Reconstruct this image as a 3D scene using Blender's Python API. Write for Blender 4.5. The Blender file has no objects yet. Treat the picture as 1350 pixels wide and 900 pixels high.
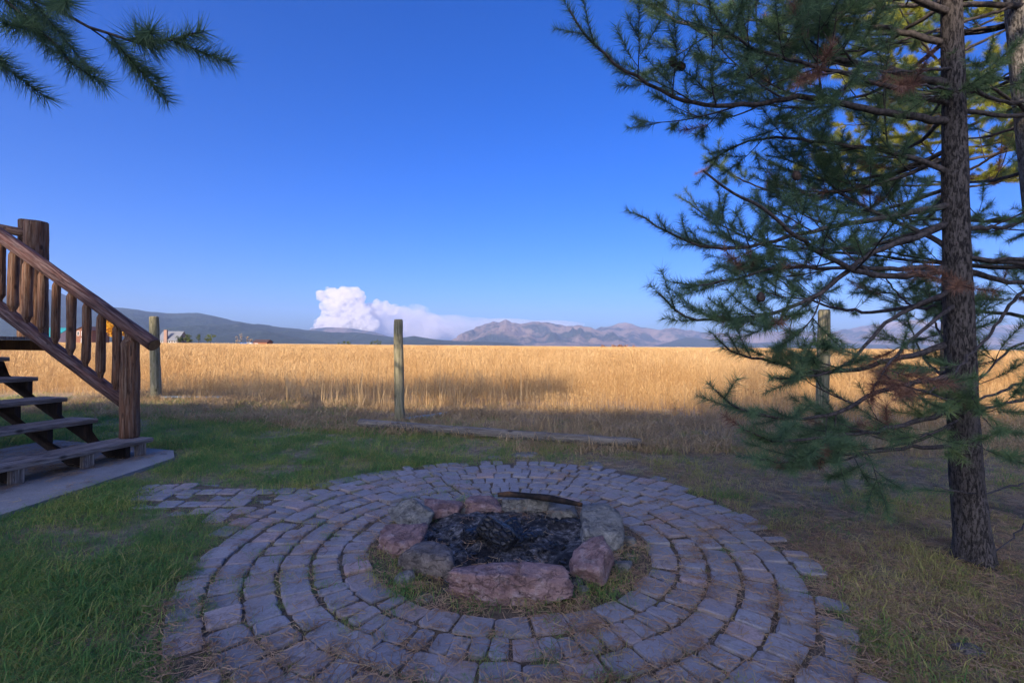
import bpy, bmesh, math, random
import numpy as np
from mathutils import Vector, Matrix, noise as mnoise

R = math.radians
random.seed(7)
rng = np.random.default_rng(7)
sc = bpy.context.scene
C = sc.collection

# ------------------------------------------------------------------ camera, sky, sun, exposure
CAMZ = 1.1
FPX = 640.0
cam_d = bpy.data.cameras.new("camera")
cam = bpy.data.objects.new("camera", cam_d)
C.objects.link(cam)
sc.camera = cam
cam_d.sensor_width = 36.0
cam_d.lens = FPX / 1350.0 * 36.0
cam_d.clip_start = 0.05
cam_d.clip_end = 60000.0
ROLL, PITCH = R(0.5), math.atan(5.0 / FPX)
FWD = Vector((0, math.cos(PITCH), math.sin(PITCH)))
UP0 = Vector((0, -math.sin(PITCH), math.cos(PITCH)))
RT0 = Vector((1, 0, 0))
RT = RT0 * math.cos(ROLL) + UP0 * math.sin(ROLL)
UPV = UP0 * math.cos(ROLL) - RT0 * math.sin(ROLL)
CAM = Vector((0, 0, CAMZ))
cam.matrix_world = Matrix((
    (RT.x, UPV.x, -FWD.x, CAM.x), (RT.y, UPV.y, -FWD.y, CAM.y),
    (RT.z, UPV.z, -FWD.z, CAM.z), (0, 0, 0, 1)))

SUN_EL, SUN_AZ = R(25.0), R(20.0)          # sun behind the camera, a little to its left
w = bpy.data.worlds.new("World")
sc.world = w
w.use_nodes = True
wn = w.node_tree
sky = wn.nodes.new("ShaderNodeTexSky")
sky.sky_type = 'NISHITA'
sky.sun_disc = False
sky.sun_elevation = SUN_EL
sky.sun_rotation = math.pi + SUN_AZ
sky.altitude = 1500
sky.air_density = 0.8
sky.dust_density = 10.0            # smoke in the air
sky.ozone_density = 5.0
hs = wn.nodes.new("ShaderNodeHueSaturation")
hs.inputs['Hue'].default_value = 0.518
hs.inputs['Saturation'].default_value = 1.3
bg = wn.nodes["Background"]
bg.inputs['Strength'].default_value = 0.132
wn.links.new(sky.outputs[0], hs.inputs['Color'])
wn.links.new(hs.outputs[0], bg.inputs[0])

sd = bpy.data.lights.new("sun", 'SUN')
so = bpy.data.objects.new("sun", sd)
C.objects.link(so)
sd.energy = 3.0
sd.angle = R(0.53)
sd.color = (1.0, 0.80, 0.60)
SUNV = Vector((-math.sin(SUN_AZ) * math.cos(SUN_EL), -math.cos(SUN_AZ) * math.cos(SUN_EL), math.sin(SUN_EL)))
so.rotation_euler = SUNV.to_track_quat('Z', 'Y').to_euler()
so.location = (-8, -20, 14)

sc.view_settings.view_transform = 'Standard'
sc.view_settings.look = 'None'
sc.view_settings.exposure = 1.1
sc.view_settings.gamma = 1.0
sc.view_settings.use_curve_mapping = False
sc.render.engine = 'CYCLES'
sc.cycles.use_denoising = True
sc.cycles.max_bounces = 16
sc.cycles.diffuse_bounces = 4
sc.cycles.volume_bounces = 12
sc.cycles.volume_step_rate = 0.5
sc.cycles.volume_max_steps = 256
sc.cycles.transparent_max_bounces = 8

# ------------------------------------------------------------------ photo measurements -> places
def ray(px, py):
    return FWD + RT * ((px - 675.0) / FPX) + UPV * ((450.0 - py) / FPX)
def P(px, py, D):
    return CAM + ray(px, py) * D
def G(px, py, z=0.0):
    r = ray(px, py)
    return CAM + r * ((z - CAMZ) / r.z)

# ------------------------------------------------------------------ helpers
def link(o, parent=None):
    C.objects.link(o)
    if parent is not None:
        o.parent = parent
    return o
def tag(o, label=None, cat=None, group=None, kind=None):
    if label: o['label'] = label
    if cat: o['category'] = cat
    if group: o['group'] = group
    if kind: o['kind'] = kind
    return o
def empty(name, loc, label, cat, group=None, rz=0.0):
    o = bpy.data.objects.new(name, None)
    o.empty_display_size = 0.1
    o.location = loc
    o.rotation_euler = (0, 0, rz)
    link(o)
    return tag(o, label, cat, group)
def mesh_np(name, V, F, mats, smooth=False, midx=None):
    """V (n,3); F list of faces or (m,k) int array."""
    me = bpy.data.meshes.new(name)
    V = np.asarray(V, dtype=np.float32).reshape(-1, 3)
    if isinstance(F, np.ndarray):
        m, k = F.shape
        me.vertices.add(len(V)); me.vertices.foreach_set('co', V.ravel())
        me.loops.add(m * k); me.loops.foreach_set('vertex_index', F.astype(np.int32).ravel())
        me.polygons.add(m)
        me.polygons.foreach_set('loop_start', np.arange(0, m * k, k, dtype=np.int32))
        try: me.polygons.foreach_set('loop_total', np.full(m, k, dtype=np.int32))
        except Exception: pass
        me.update(calc_edges=True)
    else:
        me.from_pydata(V.tolist(), [], F)
        me.update()
    if not isinstance(mats, (list, tuple)): mats = [mats]
    for mt in mats:
        me.materials.append(mt)
    if midx is not None:
        me.polygons.foreach_set('material_index', np.asarray(midx, dtype=np.int32))
    if smooth:
        me.polygons.foreach_set('use_smooth', np.ones(len(me.polygons), dtype=bool))
    return me
def obj(name, me, parent=None, loc=(0, 0, 0), rot=(0, 0, 0)):
    o = bpy.data.objects.new(name, me)
    o.location = loc
    o.rotation_euler = rot
    return link(o, parent)

class MB:
    def __init__(s): s.v = []; s.f = []
    def add(s, V, F):
        n = len(s.v); s.v.extend([tuple(p) for p in V]); s.f.extend([tuple(i + n for i in f) for f in F])
        return s
    def box(s, a, b):
        x0, y0, z0 = a; x1, y1, z1 = b
        return s.add([(x0,y0,z0),(x1,y0,z0),(x1,y1,z0),(x0,y1,z0),(x0,y0,z1),(x1,y0,z1),(x1,y1,z1),(x0,y1,z1)],
                     [(3,2,1,0),(4,5,6,7),(0,1,5,4),(1,2,6,5),(2,3,7,6),(3,0,4,7)])
    def prism(s, poly, axis_a, axis_b):
        n = len(poly); a = Vector(axis_a); b = Vector(axis_b)
        V = [Vector(p) + a for p in poly] + [Vector(p) + b for p in poly]
        F = [tuple(range(n))[::-1], tuple(range(n, 2 * n))] + [(i, (i + 1) % n, n + (i + 1) % n, n + i) for i in range(n)]
        return s.add(V, F)
    def tube(s, pts, rad, n=6, cap=True):
        pts = [Vector(p) for p in pts]; base = len(s.v); m = len(pts)
        t0 = (pts[1] - pts[0]).normalized()
        u = t0.orthogonal().normalized()
        for i, p in enumerate(pts):
            t = (pts[min(i + 1, m - 1)] - pts[max(i - 1, 0)])
            t = t.normalized() if t.length > 1e-9 else t0
            u = (u - t * u.dot(t)).normalized(); v = t.cross(u)
            for k in range(n):
                a = 2 * math.pi * k / n
                s.v.append(tuple(p + (u * math.cos(a) + v * math.sin(a)) * rad[i]))
        for i in range(m - 1):
            for k in range(n):
                k2 = (k + 1) % n
                s.f.append((base + i*n + k, base + i*n + k2, base + (i+1)*n + k2, base + (i+1)*n + k))
        if cap:
            s.f.append(tuple(base + k for k in range(n))[::-1]); s.f.append(tuple(base + (m-1)*n + k for k in range(n)))
        return s
    def build(s, name, mat, parent=None, loc=(0, 0, 0), rot=(0, 0, 0), smooth=False):
        me = mesh_np(name, s.v, s.f, mat, smooth)
        return obj(name, me, parent, loc, rot)

# ------------------------------------------------------------------ materials
class NT:
    def __init__(s, name):
        s.m = bpy.data.materials.new(name); s.m.use_nodes = True
        s.t = s.m.node_tree; s.b = s.t.nodes["Principled BSDF"]; s.out = s.t.nodes["Material Output"]
        s.b.inputs['Specular IOR Level'].default_value = 0.25
        s.b.inputs['Roughness'].default_value = 0.85
    def n(s, typ, **kw):
        nd = s.t.nodes.new(typ)
        for k, v in kw.items():
            if hasattr(nd, k): setattr(nd, k, v)
            else: nd.inputs[k].default_value = v
        return nd
    def l(s, a, b): s.t.links.new(a, b)
    def coord(s, kind='Object', scale=(1, 1, 1)):
        tc = s.n("ShaderNodeTexCoord"); mp = s.n("ShaderNodeMapping"); mp.inputs['Scale'].default_value = scale
        s.l(tc.outputs[kind], mp.inputs[0]); return mp.outputs[0]
    def pos(s): return s.n("ShaderNodeNewGeometry").outputs['Position']
    def noise(s, vec, scale, detail=4, rough=0.55):
        nd = s.n("ShaderNodeTexNoise"); nd.inputs['Scale'].default_value = scale
        nd.inputs['Detail'].default_value = detail; nd.inputs['Roughness'].default_value = rough
        if vec is not None: s.l(vec, nd.inputs['Vector'])
        return nd.outputs['Fac']
    def ramp(s, fac, stops):
        nd = s.n("ShaderNodeValToRGB"); e = nd.color_ramp.elements
        while len(e) < len(stops): e.new(0.5)
        for i, (p, c) in enumerate(stops):
            e[i].position = p; e[i].color = (c, c, c, 1) if isinstance(c, (int, float)) else (*c, 1)
        s.l(fac, nd.inputs[0]); return nd.outputs[0]
    def mix(s, f, a, b, blend='MIX'):
        nd = s.n("ShaderNodeMix"); nd.data_type = 'RGBA'; nd.blend_type = blend
        for i, v in ((0, f), (6, a), (7, b)):
            if hasattr(v, 'is_linked') or hasattr(v, 'links'): s.l(v, nd.inputs[i])
            elif i == 0: nd.inputs[0].default_value = v
            else: nd.inputs[i].default_value = (*v, 1) if len(v) == 3 else v
        return nd.outputs[2]
    def math(s, op, a, b=0.0):
        nd = s.n("ShaderNodeMath"); nd.operation = op
        for i, v in ((0, a), (1, b)):
            if isinstance(v, (int, float)): nd.inputs[i].default_value = v
            else: s.l(v, nd.inputs[i])
        return nd.outputs[0]
    def bump(s, h, strength=0.5, dist=0.02):
        nd = s.n("ShaderNodeBump"); nd.inputs['Strength'].default_value = strength; nd.inputs['Distance'].default_value = dist
        s.l(h, nd.inputs['Height']); s.l(nd.outputs[0], s.b.inputs['Normal'])
    def col(s, c):
        if isinstance(c, tuple): s.b.inputs['Base Color'].default_value = (*c, 1)
        else: s.l(c, s.b.inputs['Base Color'])
        return s
    def rnd(s): return s.n("ShaderNodeObjectInfo").outputs['Random']

def m_wood(name, dark, light, scale=1.0, rough=0.6, bump=0.5, weather=None):
    t = NT(name)
    v = t.coord('Object', (9*scale, 9*scale, 0.8*scale))
    n1 = t.noise(v, 2.2, 6, 0.65)
    n2 = t.noise(t.coord('Object', (2.5, 2.5, 1.2)), 2.0, 3)
    n3 = t.noise(t.coord('Object', (40, 40, 2.5)), 2.0, 3)
    c = t.ramp(n1, [(0.32, dark), (0.62, light)])
    c = t.mix(t.ramp(n2, [(0.35, 0.0), (0.7, 0.55)]), c, dark)
    if weather: c = t.mix(t.ramp(n3, [(0.45, 0.0), (0.65, 0.7)]), c, weather)
    kn = t.n("ShaderNodeTexVoronoi"); kn.inputs['Scale'].default_value = 7.0; t.l(t.coord('Object', (1, 1, .55)), kn.inputs['Vector'])
    c = t.mix(t.ramp(kn.outputs['Distance'], [(.07, .85), (.16, 0.0)]), c, tuple(x * .5 for x in dark))
    ck = t.noise(t.coord('Object', (26, 26, .9)), 1.6, 4, .6)
    crk = t.ramp(ck, [(.485, 0.0), (.5, 1.0), (.515, 0.0)])
    c = t.mix(t.math('MULTIPLY', crk, .75), c, tuple(x * .3 for x in dark))
    t.col(c); t.b.inputs['Roughness'].default_value = rough
    t.bump(t.math('SUBTRACT', t.math('ADD', n1, n3), t.math('MULTIPLY', crk, 1.2)), bump, 0.006)
    return t.m
M = {}
M['log_stain'] = m_wood('stained_log', (0.04, 0.02, 0.012), (0.24, 0.115, 0.06), rough=0.75, bump=1.0, weather=(0.24, 0.17, 0.12))
M['log_rail'] = m_wood('dark_rail_log', (0.03, 0.014, 0.012), (0.12, 0.052, 0.038), rough=0.6, bump=1.0, weather=(0.19, 0.14, 0.13))
M['tread'] = m_wood('grey_tread', (0.10, 0.075, 0.06), (0.32, 0.25, 0.2), rough=0.7, bump=.9, weather=(0.42, 0.36, 0.31))
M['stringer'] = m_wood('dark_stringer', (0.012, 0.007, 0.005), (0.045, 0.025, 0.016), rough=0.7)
M['post'] = m_wood('weathered_post', (0.11, 0.11, 0.06), (0.30, 0.275, 0.16), rough=0.85, weather=(0.38, 0.34, 0.24))
M['ground_log'] = m_wood('weathered_pole', (0.09, 0.08, 0.07), (0.26, 0.23, 0.19), rough=0.85, weather=(0.29, 0.26, 0.22))
M['cut_end'] = m_wood('cut_end', (0.16, 0.085, 0.04), (0.33, 0.2, 0.1), rough=0.8)
M['house_log'] = m_wood('cabin_log', (0.06, 0.025, 0.012), (0.24, 0.11, 0.045), rough=0.6)

def m_bark(name, dark, light, sc_=1.0):
    t = NT(name)
    n1 = t.noise(t.coord('Object', (1, 1, .3)), 95 * sc_, 8, .72); n2 = t.noise(t.coord('Object', (1, 1, .6)), 7, 5, .6); n3 = t.noise(t.coord('Object'), 160, 4, .65)
    fur = t.ramp(n1, [(.32, 0.0), (.5, 1.0)])
    c = t.ramp(t.math('ADD', t.math('MULTIPLY', n1, .6), t.math('MULTIPLY', n3, .4)), [(.36, dark), (.66, light)])
    c = t.mix(t.ramp(n2, [(.35, 0.0), (.7, .55)]), c, tuple(x * 1.15 for x in dark))
    c = t.mix(fur, tuple(x * .35 for x in dark), c)
    t.col(c); t.b.inputs['Roughness'].default_value = .95
    t.bump(t.math('ADD', fur, t.math('MULTIPLY', n3, .5)), 1.0, .01)
    return t.m
M['bark'] = m_bark('pine_bark', (0.05, 0.044, 0.041), (0.16, 0.138, 0.125))
M['bark_pale'] = m_bark('pale_pine_bark', (0.13, 0.12, 0.11), (0.36, 0.34, 0.32))
t = NT('pine_twig'); c = t.ramp(t.noise(t.coord('Object', (30, 30, 30)), 2, 3), [(0.35, (0.03, 0.027, 0.026)), (0.65, (0.10, 0.085, 0.08))]); t.col(c); M['twig'] = t.m

def m_leaf(name, stops, trans=0.25, scale=3.0, rough=0.55, per_face=True):
    t = NT(name)
    n = t.noise(t.pos(), scale, 3)
    r = t.rnd()
    f = t.math('ADD', t.math('MULTIPLY', n, 0.65), t.math('MULTIPLY', r, 0.35))
    c = t.ramp(f, stops); t.col(c); t.b.inputs['Roughness'].default_value = rough
    tr = t.n("ShaderNodeBsdfTranslucent"); t.l(c, tr.inputs[0])
    mx = t.n("ShaderNodeMixShader"); mx.inputs[0].default_value = trans
    t.l(t.b.outputs[0], mx.inputs[1]); t.l(tr.outputs[0], mx.inputs[2]); t.l(mx.outputs[0], t.out.inputs[0])
    return t.m
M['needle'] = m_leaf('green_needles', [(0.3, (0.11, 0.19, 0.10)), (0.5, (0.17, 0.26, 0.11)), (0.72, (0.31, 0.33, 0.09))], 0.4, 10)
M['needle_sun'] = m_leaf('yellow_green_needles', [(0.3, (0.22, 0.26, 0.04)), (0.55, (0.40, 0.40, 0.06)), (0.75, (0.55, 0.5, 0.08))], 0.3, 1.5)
M['needle_dead'] = m_leaf('dead_needles', [(0.3, (0.20, 0.10, 0.065)), (0.7, (0.40, 0.23, 0.15))], 0.15, 6)
M['grass_green'] = m_leaf('green_grass', [(0.3, (0.12, 0.27, 0.07)), (0.5, (0.20, 0.37, 0.09)), (0.7, (0.46, 0.46, 0.11))], 0.5, 2.0)
M['grass_olive'] = m_leaf('olive_grass', [(0.3, (0.25, 0.30, 0.08)), (0.5, (0.44, 0.42, 0.12)), (0.7, (0.60, 0.50, 0.18))], 0.45, 2.0)
M['grass_straw'] = m_leaf('dry_grass', [(0.3, (0.36, 0.25, 0.12)), (0.7, (0.58, 0.42, 0.22))], 0.25, 2.0)
M['wheat'] = m_leaf('golden_meadow_grass', [(0.25, (0.44, 0.26, 0.10)), (0.5, (0.62, 0.40, 0.165)), (0.75, (0.75, 0.54, 0.26))], 0.3, 0.22)
M['litter'] = m_leaf('needle_litter', [(0.3, (0.24, 0.135, 0.075)), (0.7, (0.5, 0.33, 0.19))], 0.1, 5)
M['autumn'] = m_leaf('autumn_leaves', [(0.3, (0.6, 0.2, 0.02)), (0.7, (0.75, 0.5, 0.03))], 0.3, 0.7)
M['far_leaf'] = m_leaf('far_leaves', [(0.3, (0.035, 0.06, 0.018)), (0.7, (0.12, 0.15, 0.035))], 0.2, 0.5)

# ground
t = NT('ground_soil')
p = t.pos(); sx = t.n("ShaderNodeSeparateXYZ"); t.l(p, sx.inputs[0])
n1 = t.noise(p, 1.3, 8, 0.6); n2 = t.noise(p, 14, 6, 0.65); n3 = t.noise(p, 0.02, 4)
soil = t.ramp(n2, [(0.3, (0.13, 0.10, 0.06)), (0.55, (0.27, 0.21, 0.13)), (0.75, (0.42, 0.33, 0.2))])
dirt = t.ramp(n2, [(0.3, (0.22, 0.17, 0.115)), (0.6, (0.40, 0.31, 0.21)), (0.75, (0.54, 0.43, 0.3))])
gold = t.ramp(t.math('ADD', t.math('MULTIPLY', n2, 0.4), t.math('MULTIPLY', n3, 0.6)), [(0.3, (0.48, 0.31, 0.13)), (0.55, (0.6, 0.41, 0.19)), (0.75, (0.66, 0.48, 0.24))])
pale = t.ramp(n3, [(0.35, (0.36, 0.27, 0.15)), (0.65, (0.46, 0.37, 0.22))])
yy = t.math('ADD', sx.outputs[1], t.math('MULTIPLY', t.math('SUBTRACT', n1, 0.5), 2.5))
def step(a, b):
    mr = t.n("ShaderNodeMapRange"); mr.inputs[1].default_value = a; mr.inputs[2].default_value = b
    t.l(yy, mr.inputs[0]); return mr.outputs[0]
c = t.mix(step(5.2, 7.0), soil, dirt)
c = t.mix(step(9.0, 11.0), c, gold)
c = t.mix(step(230, 262), c, pale)
t.col(c); t.b.inputs['Roughness'].default_value = 0.95
t.bump(n2, 0.8, 0.03)
M['ground'] = t.m

t = NT('paver_concrete')
v = t.coord('Object'); r = t.rnd()
n1 = t.noise(t.pos(), 5, 5); n2 = t.noise(t.pos(), 90, 4, 0.7); n3 = t.noise(t.pos(), 24, 5, 0.7)
base = t.ramp(r, [(0.0, (0.25, 0.255, 0.27)), (0.2, (0.36, 0.335, 0.335)), (0.4, (0.31, 0.31, 0.32)), (0.6, (0.43, 0.34, 0.31)), (0.8, (0.29, 0.285, 0.295)), (0.93, (0.41, 0.39, 0.385)), (1.0, (0.52, 0.34, 0.28))])
c = t.mix(t.ramp(n1, [(0.35, 0.0), (0.7, 0.45)]), base, (0.3, 0.26, 0.235))
c = t.mix(t.ramp(n2, [(0.35, 0.55), (0.6, 0.0)]), c, (0.24, 0.205, 0.185))
c = t.mix(t.ramp(n2, [(0.66, 0.0), (0.74, 0.6)]), c, (0.62, 0.5, 0.42))
c = t.mix(t.ramp(n3, [(0.52, 0.0), (0.68, 0.75)]), c, (0.17, 0.135, 0.105))
t.col(c); t.b.inputs['Roughness'].default_value = 0.8; t.bump(t.math('ADD', n2, n3), 0.5, 0.004)
M['paver'] = t.m
t = NT('joint_sand')
n2 = t.noise(t.pos(), 60, 6, 0.7); n1 = t.noise(t.pos(), 4, 4)
c = t.ramp(n2, [(0.3, (0.06, 0.046, 0.032)), (0.7, (0.22, 0.165, 0.105))]); t.col(c); t.bump(n2, 0.8, 0.01)
M['joint'] = t.m
t = NT('concrete_pad')
n1 = t.noise(t.pos(), 2.5, 6); n2 = t.noise(t.pos(), 120, 3)
c = t.ramp(n1, [(0.3, (0.23, 0.22, 0.20)), (0.7, (0.38, 0.36, 0.33))]); c = t.mix(t.ramp(n2, [(0.4, 0.35), (0.6, 0.0)]), c, (0.15, 0.14, 0.13)); t.col(c); t.bump(n2, 0.3, 0.003)
M['concrete'] = t.m

def m_rock(name, a, b, c_):
    t = NT(name)
    v = t.coord('Object')
    n1 = t.noise(v, 6, 8, 0.65); n2 = t.noise(v, 35, 6, 0.7); n3 = t.noise(v, 14, 6, 0.7)
    c = t.ramp(n1, [(0.3, a), (0.6, b)]); c = t.mix(t.ramp(n3, [(0.52, 0.0), (0.7, 0.8)]), c, c_)
    c = t.mix(t.ramp(n2, [(0.3, 0.6), (0.5, 0.0)]), c, tuple(x*0.4 for x in a))
    n4 = t.noise(t.coord('Object', (1, 1, 1.8)), 9, 5, .6)
    vein = t.ramp(n4, [(.475, 0.0), (.5, 1.0), (.525, 0.0)])
    c = t.mix(t.math('MULTIPLY', vein, .3), c, tuple(x * .3 for x in a))
    t.col(c); t.b.inputs['Roughness'].default_value = 0.85
    t.bump(t.math('SUBTRACT', t.math('ADD', t.math('MULTIPLY', n3, 1.6), n2), t.math('MULTIPLY', vein, .4)), 1.0, 0.025)
    return t.m
M['rock_pink'] = m_rock('pink_rock', (0.25, 0.145, 0.13), (0.44, 0.29, 0.26), (0.60, 0.49, 0.46))
M['rock_grey'] = m_rock('grey_rock', (0.18, 0.175, 0.155), (0.36, 0.35, 0.31), (0.5, 0.47, 0.41))
M['rock_dark'] = m_rock('brown_grey_rock', (0.14, 0.12, 0.105), (0.28, 0.235, 0.205), (0.38, 0.34, 0.3))
t = NT('charcoal'); n1 = t.noise(t.coord('Object'), 60, 5, 0.7)
c = t.ramp(n1, [(0.35, (0.006, 0.006, 0.007)), (0.7, (0.035, 0.034, 0.034))]); t.col(c)
t.b.inputs['Roughness'].default_value = 0.45; t.b.inputs['Specular IOR Level'].default_value = 0.5
vo = t.n("ShaderNodeTexVoronoi"); vo.feature = 'DISTANCE_TO_EDGE'; vo.inputs['Scale'].default_value = 45; t.l(t.coord('Object', (1, 1, 0.5)), vo.inputs['Vector'])
t.bump(t.ramp(vo.outputs[0], [(0, 0), (0.2, 1)]), 1.0, 0.01); M['char'] = t.m
t = NT('ash'); n1 = t.noise(t.pos(), 30, 6, 0.7); n2 = t.noise(t.pos(), 7, 4)
c = t.ramp(n1, [(0.38, (0.02, 0.02, 0.02)), (0.52, (0.12, 0.115, 0.11)), (0.68, (0.38, 0.36, 0.34))]); c = t.mix(t.ramp(n2, [(0.42, 0.85), (0.55, 0.0)]), c, (0.014, 0.013, 0.013))
t.col(c); t.bump(n1, 1.0, 0.02); M['ash'] = t.m
def flat(name, col, rough=0.7, metal=0.0):
    t = NT(name); n = t.noise(t.coord('Object'), 6, 4)
    c = t.mix(t.ramp(n, [(0.3, 0.35), (0.7, 0.0)]), col, tuple(x*0.6 for x in col)); t.col(c)
    t.b.inputs['Roughness'].default_value = rough; t.b.inputs['Metallic'].default_value = metal; return t.m
t = NT('burnt_bark'); c = t.ramp(t.noise(t.pos(), 9, 5, .6), [(.46, (0.012, 0.011, 0.011)), (.60, (0.05, 0.034, 0.025)), (.74, (0.22, 0.11, 0.045))]); t.col(c); t.bump(t.noise(t.pos(), 120, 4), .8, .006); M['burnt_stick'] = t.m
M['cone'] = flat('cone_scales', (0.06, 0.04, 0.03))
M['pipe'] = flat('pale_blue_pipe', (0.30, 0.42, 0.47), 0.5)
M['white'] = flat('white_trim', (0.75, 0.74, 0.7))
M['brown_wall'] = flat('brown_siding', (0.22, 0.10, 0.06))
M['teal'] = flat('teal_metal_roof', (0.03, 0.26, 0.28), 0.5)
M['grey_roof'] = flat('grey_metal_roof', (0.20, 0.21, 0.225), 0.5)
M['brown_roof'] = flat('brown_roof', (0.10, 0.06, 0.05))
M['tan_wall'] = flat('tan_siding', (0.25, 0.21, 0.18))
M['brick'] = flat('brick_chimney', (0.30, 0.19, 0.14))
M['barn'] = flat('barn_boards', (0.26, 0.09, 0.045))
M['dark'] = flat('dark_opening', (0.02, 0.018, 0.016))
M['blue_car'] = flat('blue_car_paint', (0.10, 0.2, 0.42), 0.3)
M['rubber'] = flat('black_rubber', (0.012, 0.012, 0.012), 0.5)
t = NT('window_glass'); t.col((0.03, 0.04, 0.05)); t.b.inputs['Roughness'].default_value = 0.08; t.b.inputs['Specular IOR Level'].default_value = 0.7; M['glass'] = t.m

def m_mount(name, forest, bare, pale, f0, f1, hpale, scale):
    t = NT(name); p = t.pos(); sx = t.n("ShaderNodeSeparateXYZ"); t.l(p, sx.inputs[0])
    n1 = t.noise(p, 0.0016*scale, 8, 0.62); n2 = t.noise(p, 0.012*scale, 6, 0.7)
    f = t.math('ADD', t.math('MULTIPLY', n1, 0.7), t.math('MULTIPLY', n2, 0.3))
    fo = t.mix(n2, tuple(x*0.6 for x in forest), tuple(x*1.5 for x in forest))
    c = t.mix(t.ramp(f, [(f0, 1.0), (f1, 0.0)]), bare, fo)
    mr = t.n("ShaderNodeMapRange"); mr.inputs[1].default_value = hpale[0]; mr.inputs[2].default_value = hpale[1]
    t.l(t.math('ADD', sx.outputs[2], t.math('MULTIPLY', n2, 120.0)), mr.inputs[0])
    c = t.mix(mr.outputs[0], c, pale); t.col(c); t.b.inputs['Roughness'].default_value = 1.0
    t.bump(n2, 0.7, 40.0)
    return t.m
M['range_forest'] = m_mount('forested_slopes', (0.03, 0.046, 0.03), (0.17, 0.13, 0.08), (0.05, 0.06, 0.04), 0.60, 0.72, (3000, 4000), 1.5)
M['range_bare'] = m_mount('bare_slopes', (0.03, 0.042, 0.036), (0.21, 0.155, 0.125), (0.40, 0.32, 0.27), 0.47, 0.55, (420, 560), 1.0)

# ------------------------------------------------------------------ terrain
def interp(pts, x): return float(np.interp(x, [p[0] for p in pts], [p[1] for p in pts]))
g = mesh_np('ground', [(-15000, -900, 0), (15000, -900, 0), (15000, 9600, 0), (-15000, 9600, 0)], [(0, 1, 2, 3)], M['ground'])
tag(obj('ground', g), 'dry earth and pasture floor of the valley', None, None, 'structure')

def mountain(name, label, sil, D, front, back, mat, amp, cols=260, rows=44, seed=0.0, gully=900.0):
    """sil: (px, py) skyline points; ridge stands at distance D, its slopes run out front and back."""
    x0, x1 = sil[0][0], sil[-1][0]
    V = []; F = []
    for i in range(cols + 1):
        px = x0 + (x1 - x0) * i / cols
        py = interp(sil, px)
        rp = P(px, py, D); H = max(rp.z, 0.0) * (1.1 if mat == M['range_bare'] else 1.0)
        H += amp * 0.12 * mnoise.fractal(Vector((rp.x * 0.006, seed, 3.0)), 1.0, 2.0, 4)
        for j in range(rows + 1):
            tt = j / rows
            if tt < 0.75:
                s = tt / 0.75; dist = D - front * (1 - s); prof = s ** 1.35
            else:
                s = (tt - 0.75) / 0.25; dist = D + back * s; prof = 1 - s ** 1.2
            x = rp.x * dist / D
            q = Vector((x / gully, dist / (gully * 2.4), seed))
            rg = mnoise.ridged_multi_fractal(q, 0.9, 2.1, 6, 1.0, 2.0) - 1.1
            fine = mnoise.fractal(Vector((x / 160, dist / 160, seed + 5)), 0.9, 2.0, 4)
            wgt = 4 * prof * (1 - prof)
            z = H * prof + (amp * rg * wgt + amp * 0.10 * fine * prof * (0.25 + wgt)) * min(1.0, H / 120.0)
            V.append((x, dist, max(z, 0.0) - 0.6))
    n = rows + 1
    for i in range(cols):
        for j in range(rows):
            a = i * n + j
            F.append((a, a + n, a + n + 1, a + 1))
    me = mesh_np(name, np.array(V), np.array(F), mat, True)
    return tag(obj(name, me), label, None, None, 'structure')

mountain('hills', 'long forested blue ridge beyond the ranch houses',
         [(-420, 400), (-200, 388), (-60, 380), (40, 374), (72, 383), (95, 392), (120, 400), (150, 405), (185, 409), (215, 412), (232, 413), (262, 412), (280, 416), (300, 421), (325, 426), (345, 428), (385, 433), (420, 436), (470, 439), (520, 444), (565, 449), (600, 453)],
         4600, 2600, 900, M['range_forest'], 60, 300, 44, 1.7, 700)
mountain('hills', 'low brownish hill at the foot of the smoke column',
         [(385, 446), (410, 435), (430, 432.5), (460, 434), (490, 438), (505, 442), (525, 447), (545, 450)],
         7600, 1300, 400, M['range_bare'], 40, 120, 30, 4.1, 500)
mountain('hills', 'low dark wooded rise in front of the tall peaks',
         [(515, 453), (530, 445), (545, 442.5), (560, 445), (580, 448), (610, 449.5), (640, 450), (670, 451.5), (690, 454.3)],
         3900, 700, 300, M['range_forest'], 18, 120, 24, 6.3, 260)
mountain('mountains', 'hazy bare mountain with a pointed summit beyond the meadow',
         [(575, 458), (598, 448), (615, 441), (640, 430), (650, 426.5), (658, 427.5), (667, 424), (675, 428), (690, 429), (702, 426.5), (716, 428), (728, 428), (745, 432), (765, 431), (790, 437), (815, 444), (850, 452), (880, 460)],
         7000, 1900, 500, M['range_bare'], 150, 260, 48, 8.9, 620)
mountain('mountains', 'pale rocky peak and long ridge behind the pine',
         [(730, 452), (760, 441), (790, 434), (805, 432.5), (815, 429), (825, 427), (832, 429), (845, 434), (858, 435), (872, 436.5), (885, 433.5), (900, 436), (930, 440), (980, 442), (1040, 438), (1090, 440), (1150, 431), (1205, 424), (1240, 428), (1290, 434), (1350, 430), (1500, 436), (1700, 450)],
         8600, 2200, 500, M['range_bare'], 140, 330, 48, 12.4, 640)
mountain('hills', 'dark wooded foothills below the rocky peak',
         [(850, 459.5), (880, 451), (905, 444), (930, 446), (960, 450), (990, 452), (1040, 450), (1100, 452), (1200, 455), (1350, 459), (1500, 462)],
         6000, 1000, 300, M['range_forest'], 40, 200, 30, 15.2, 420)

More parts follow.
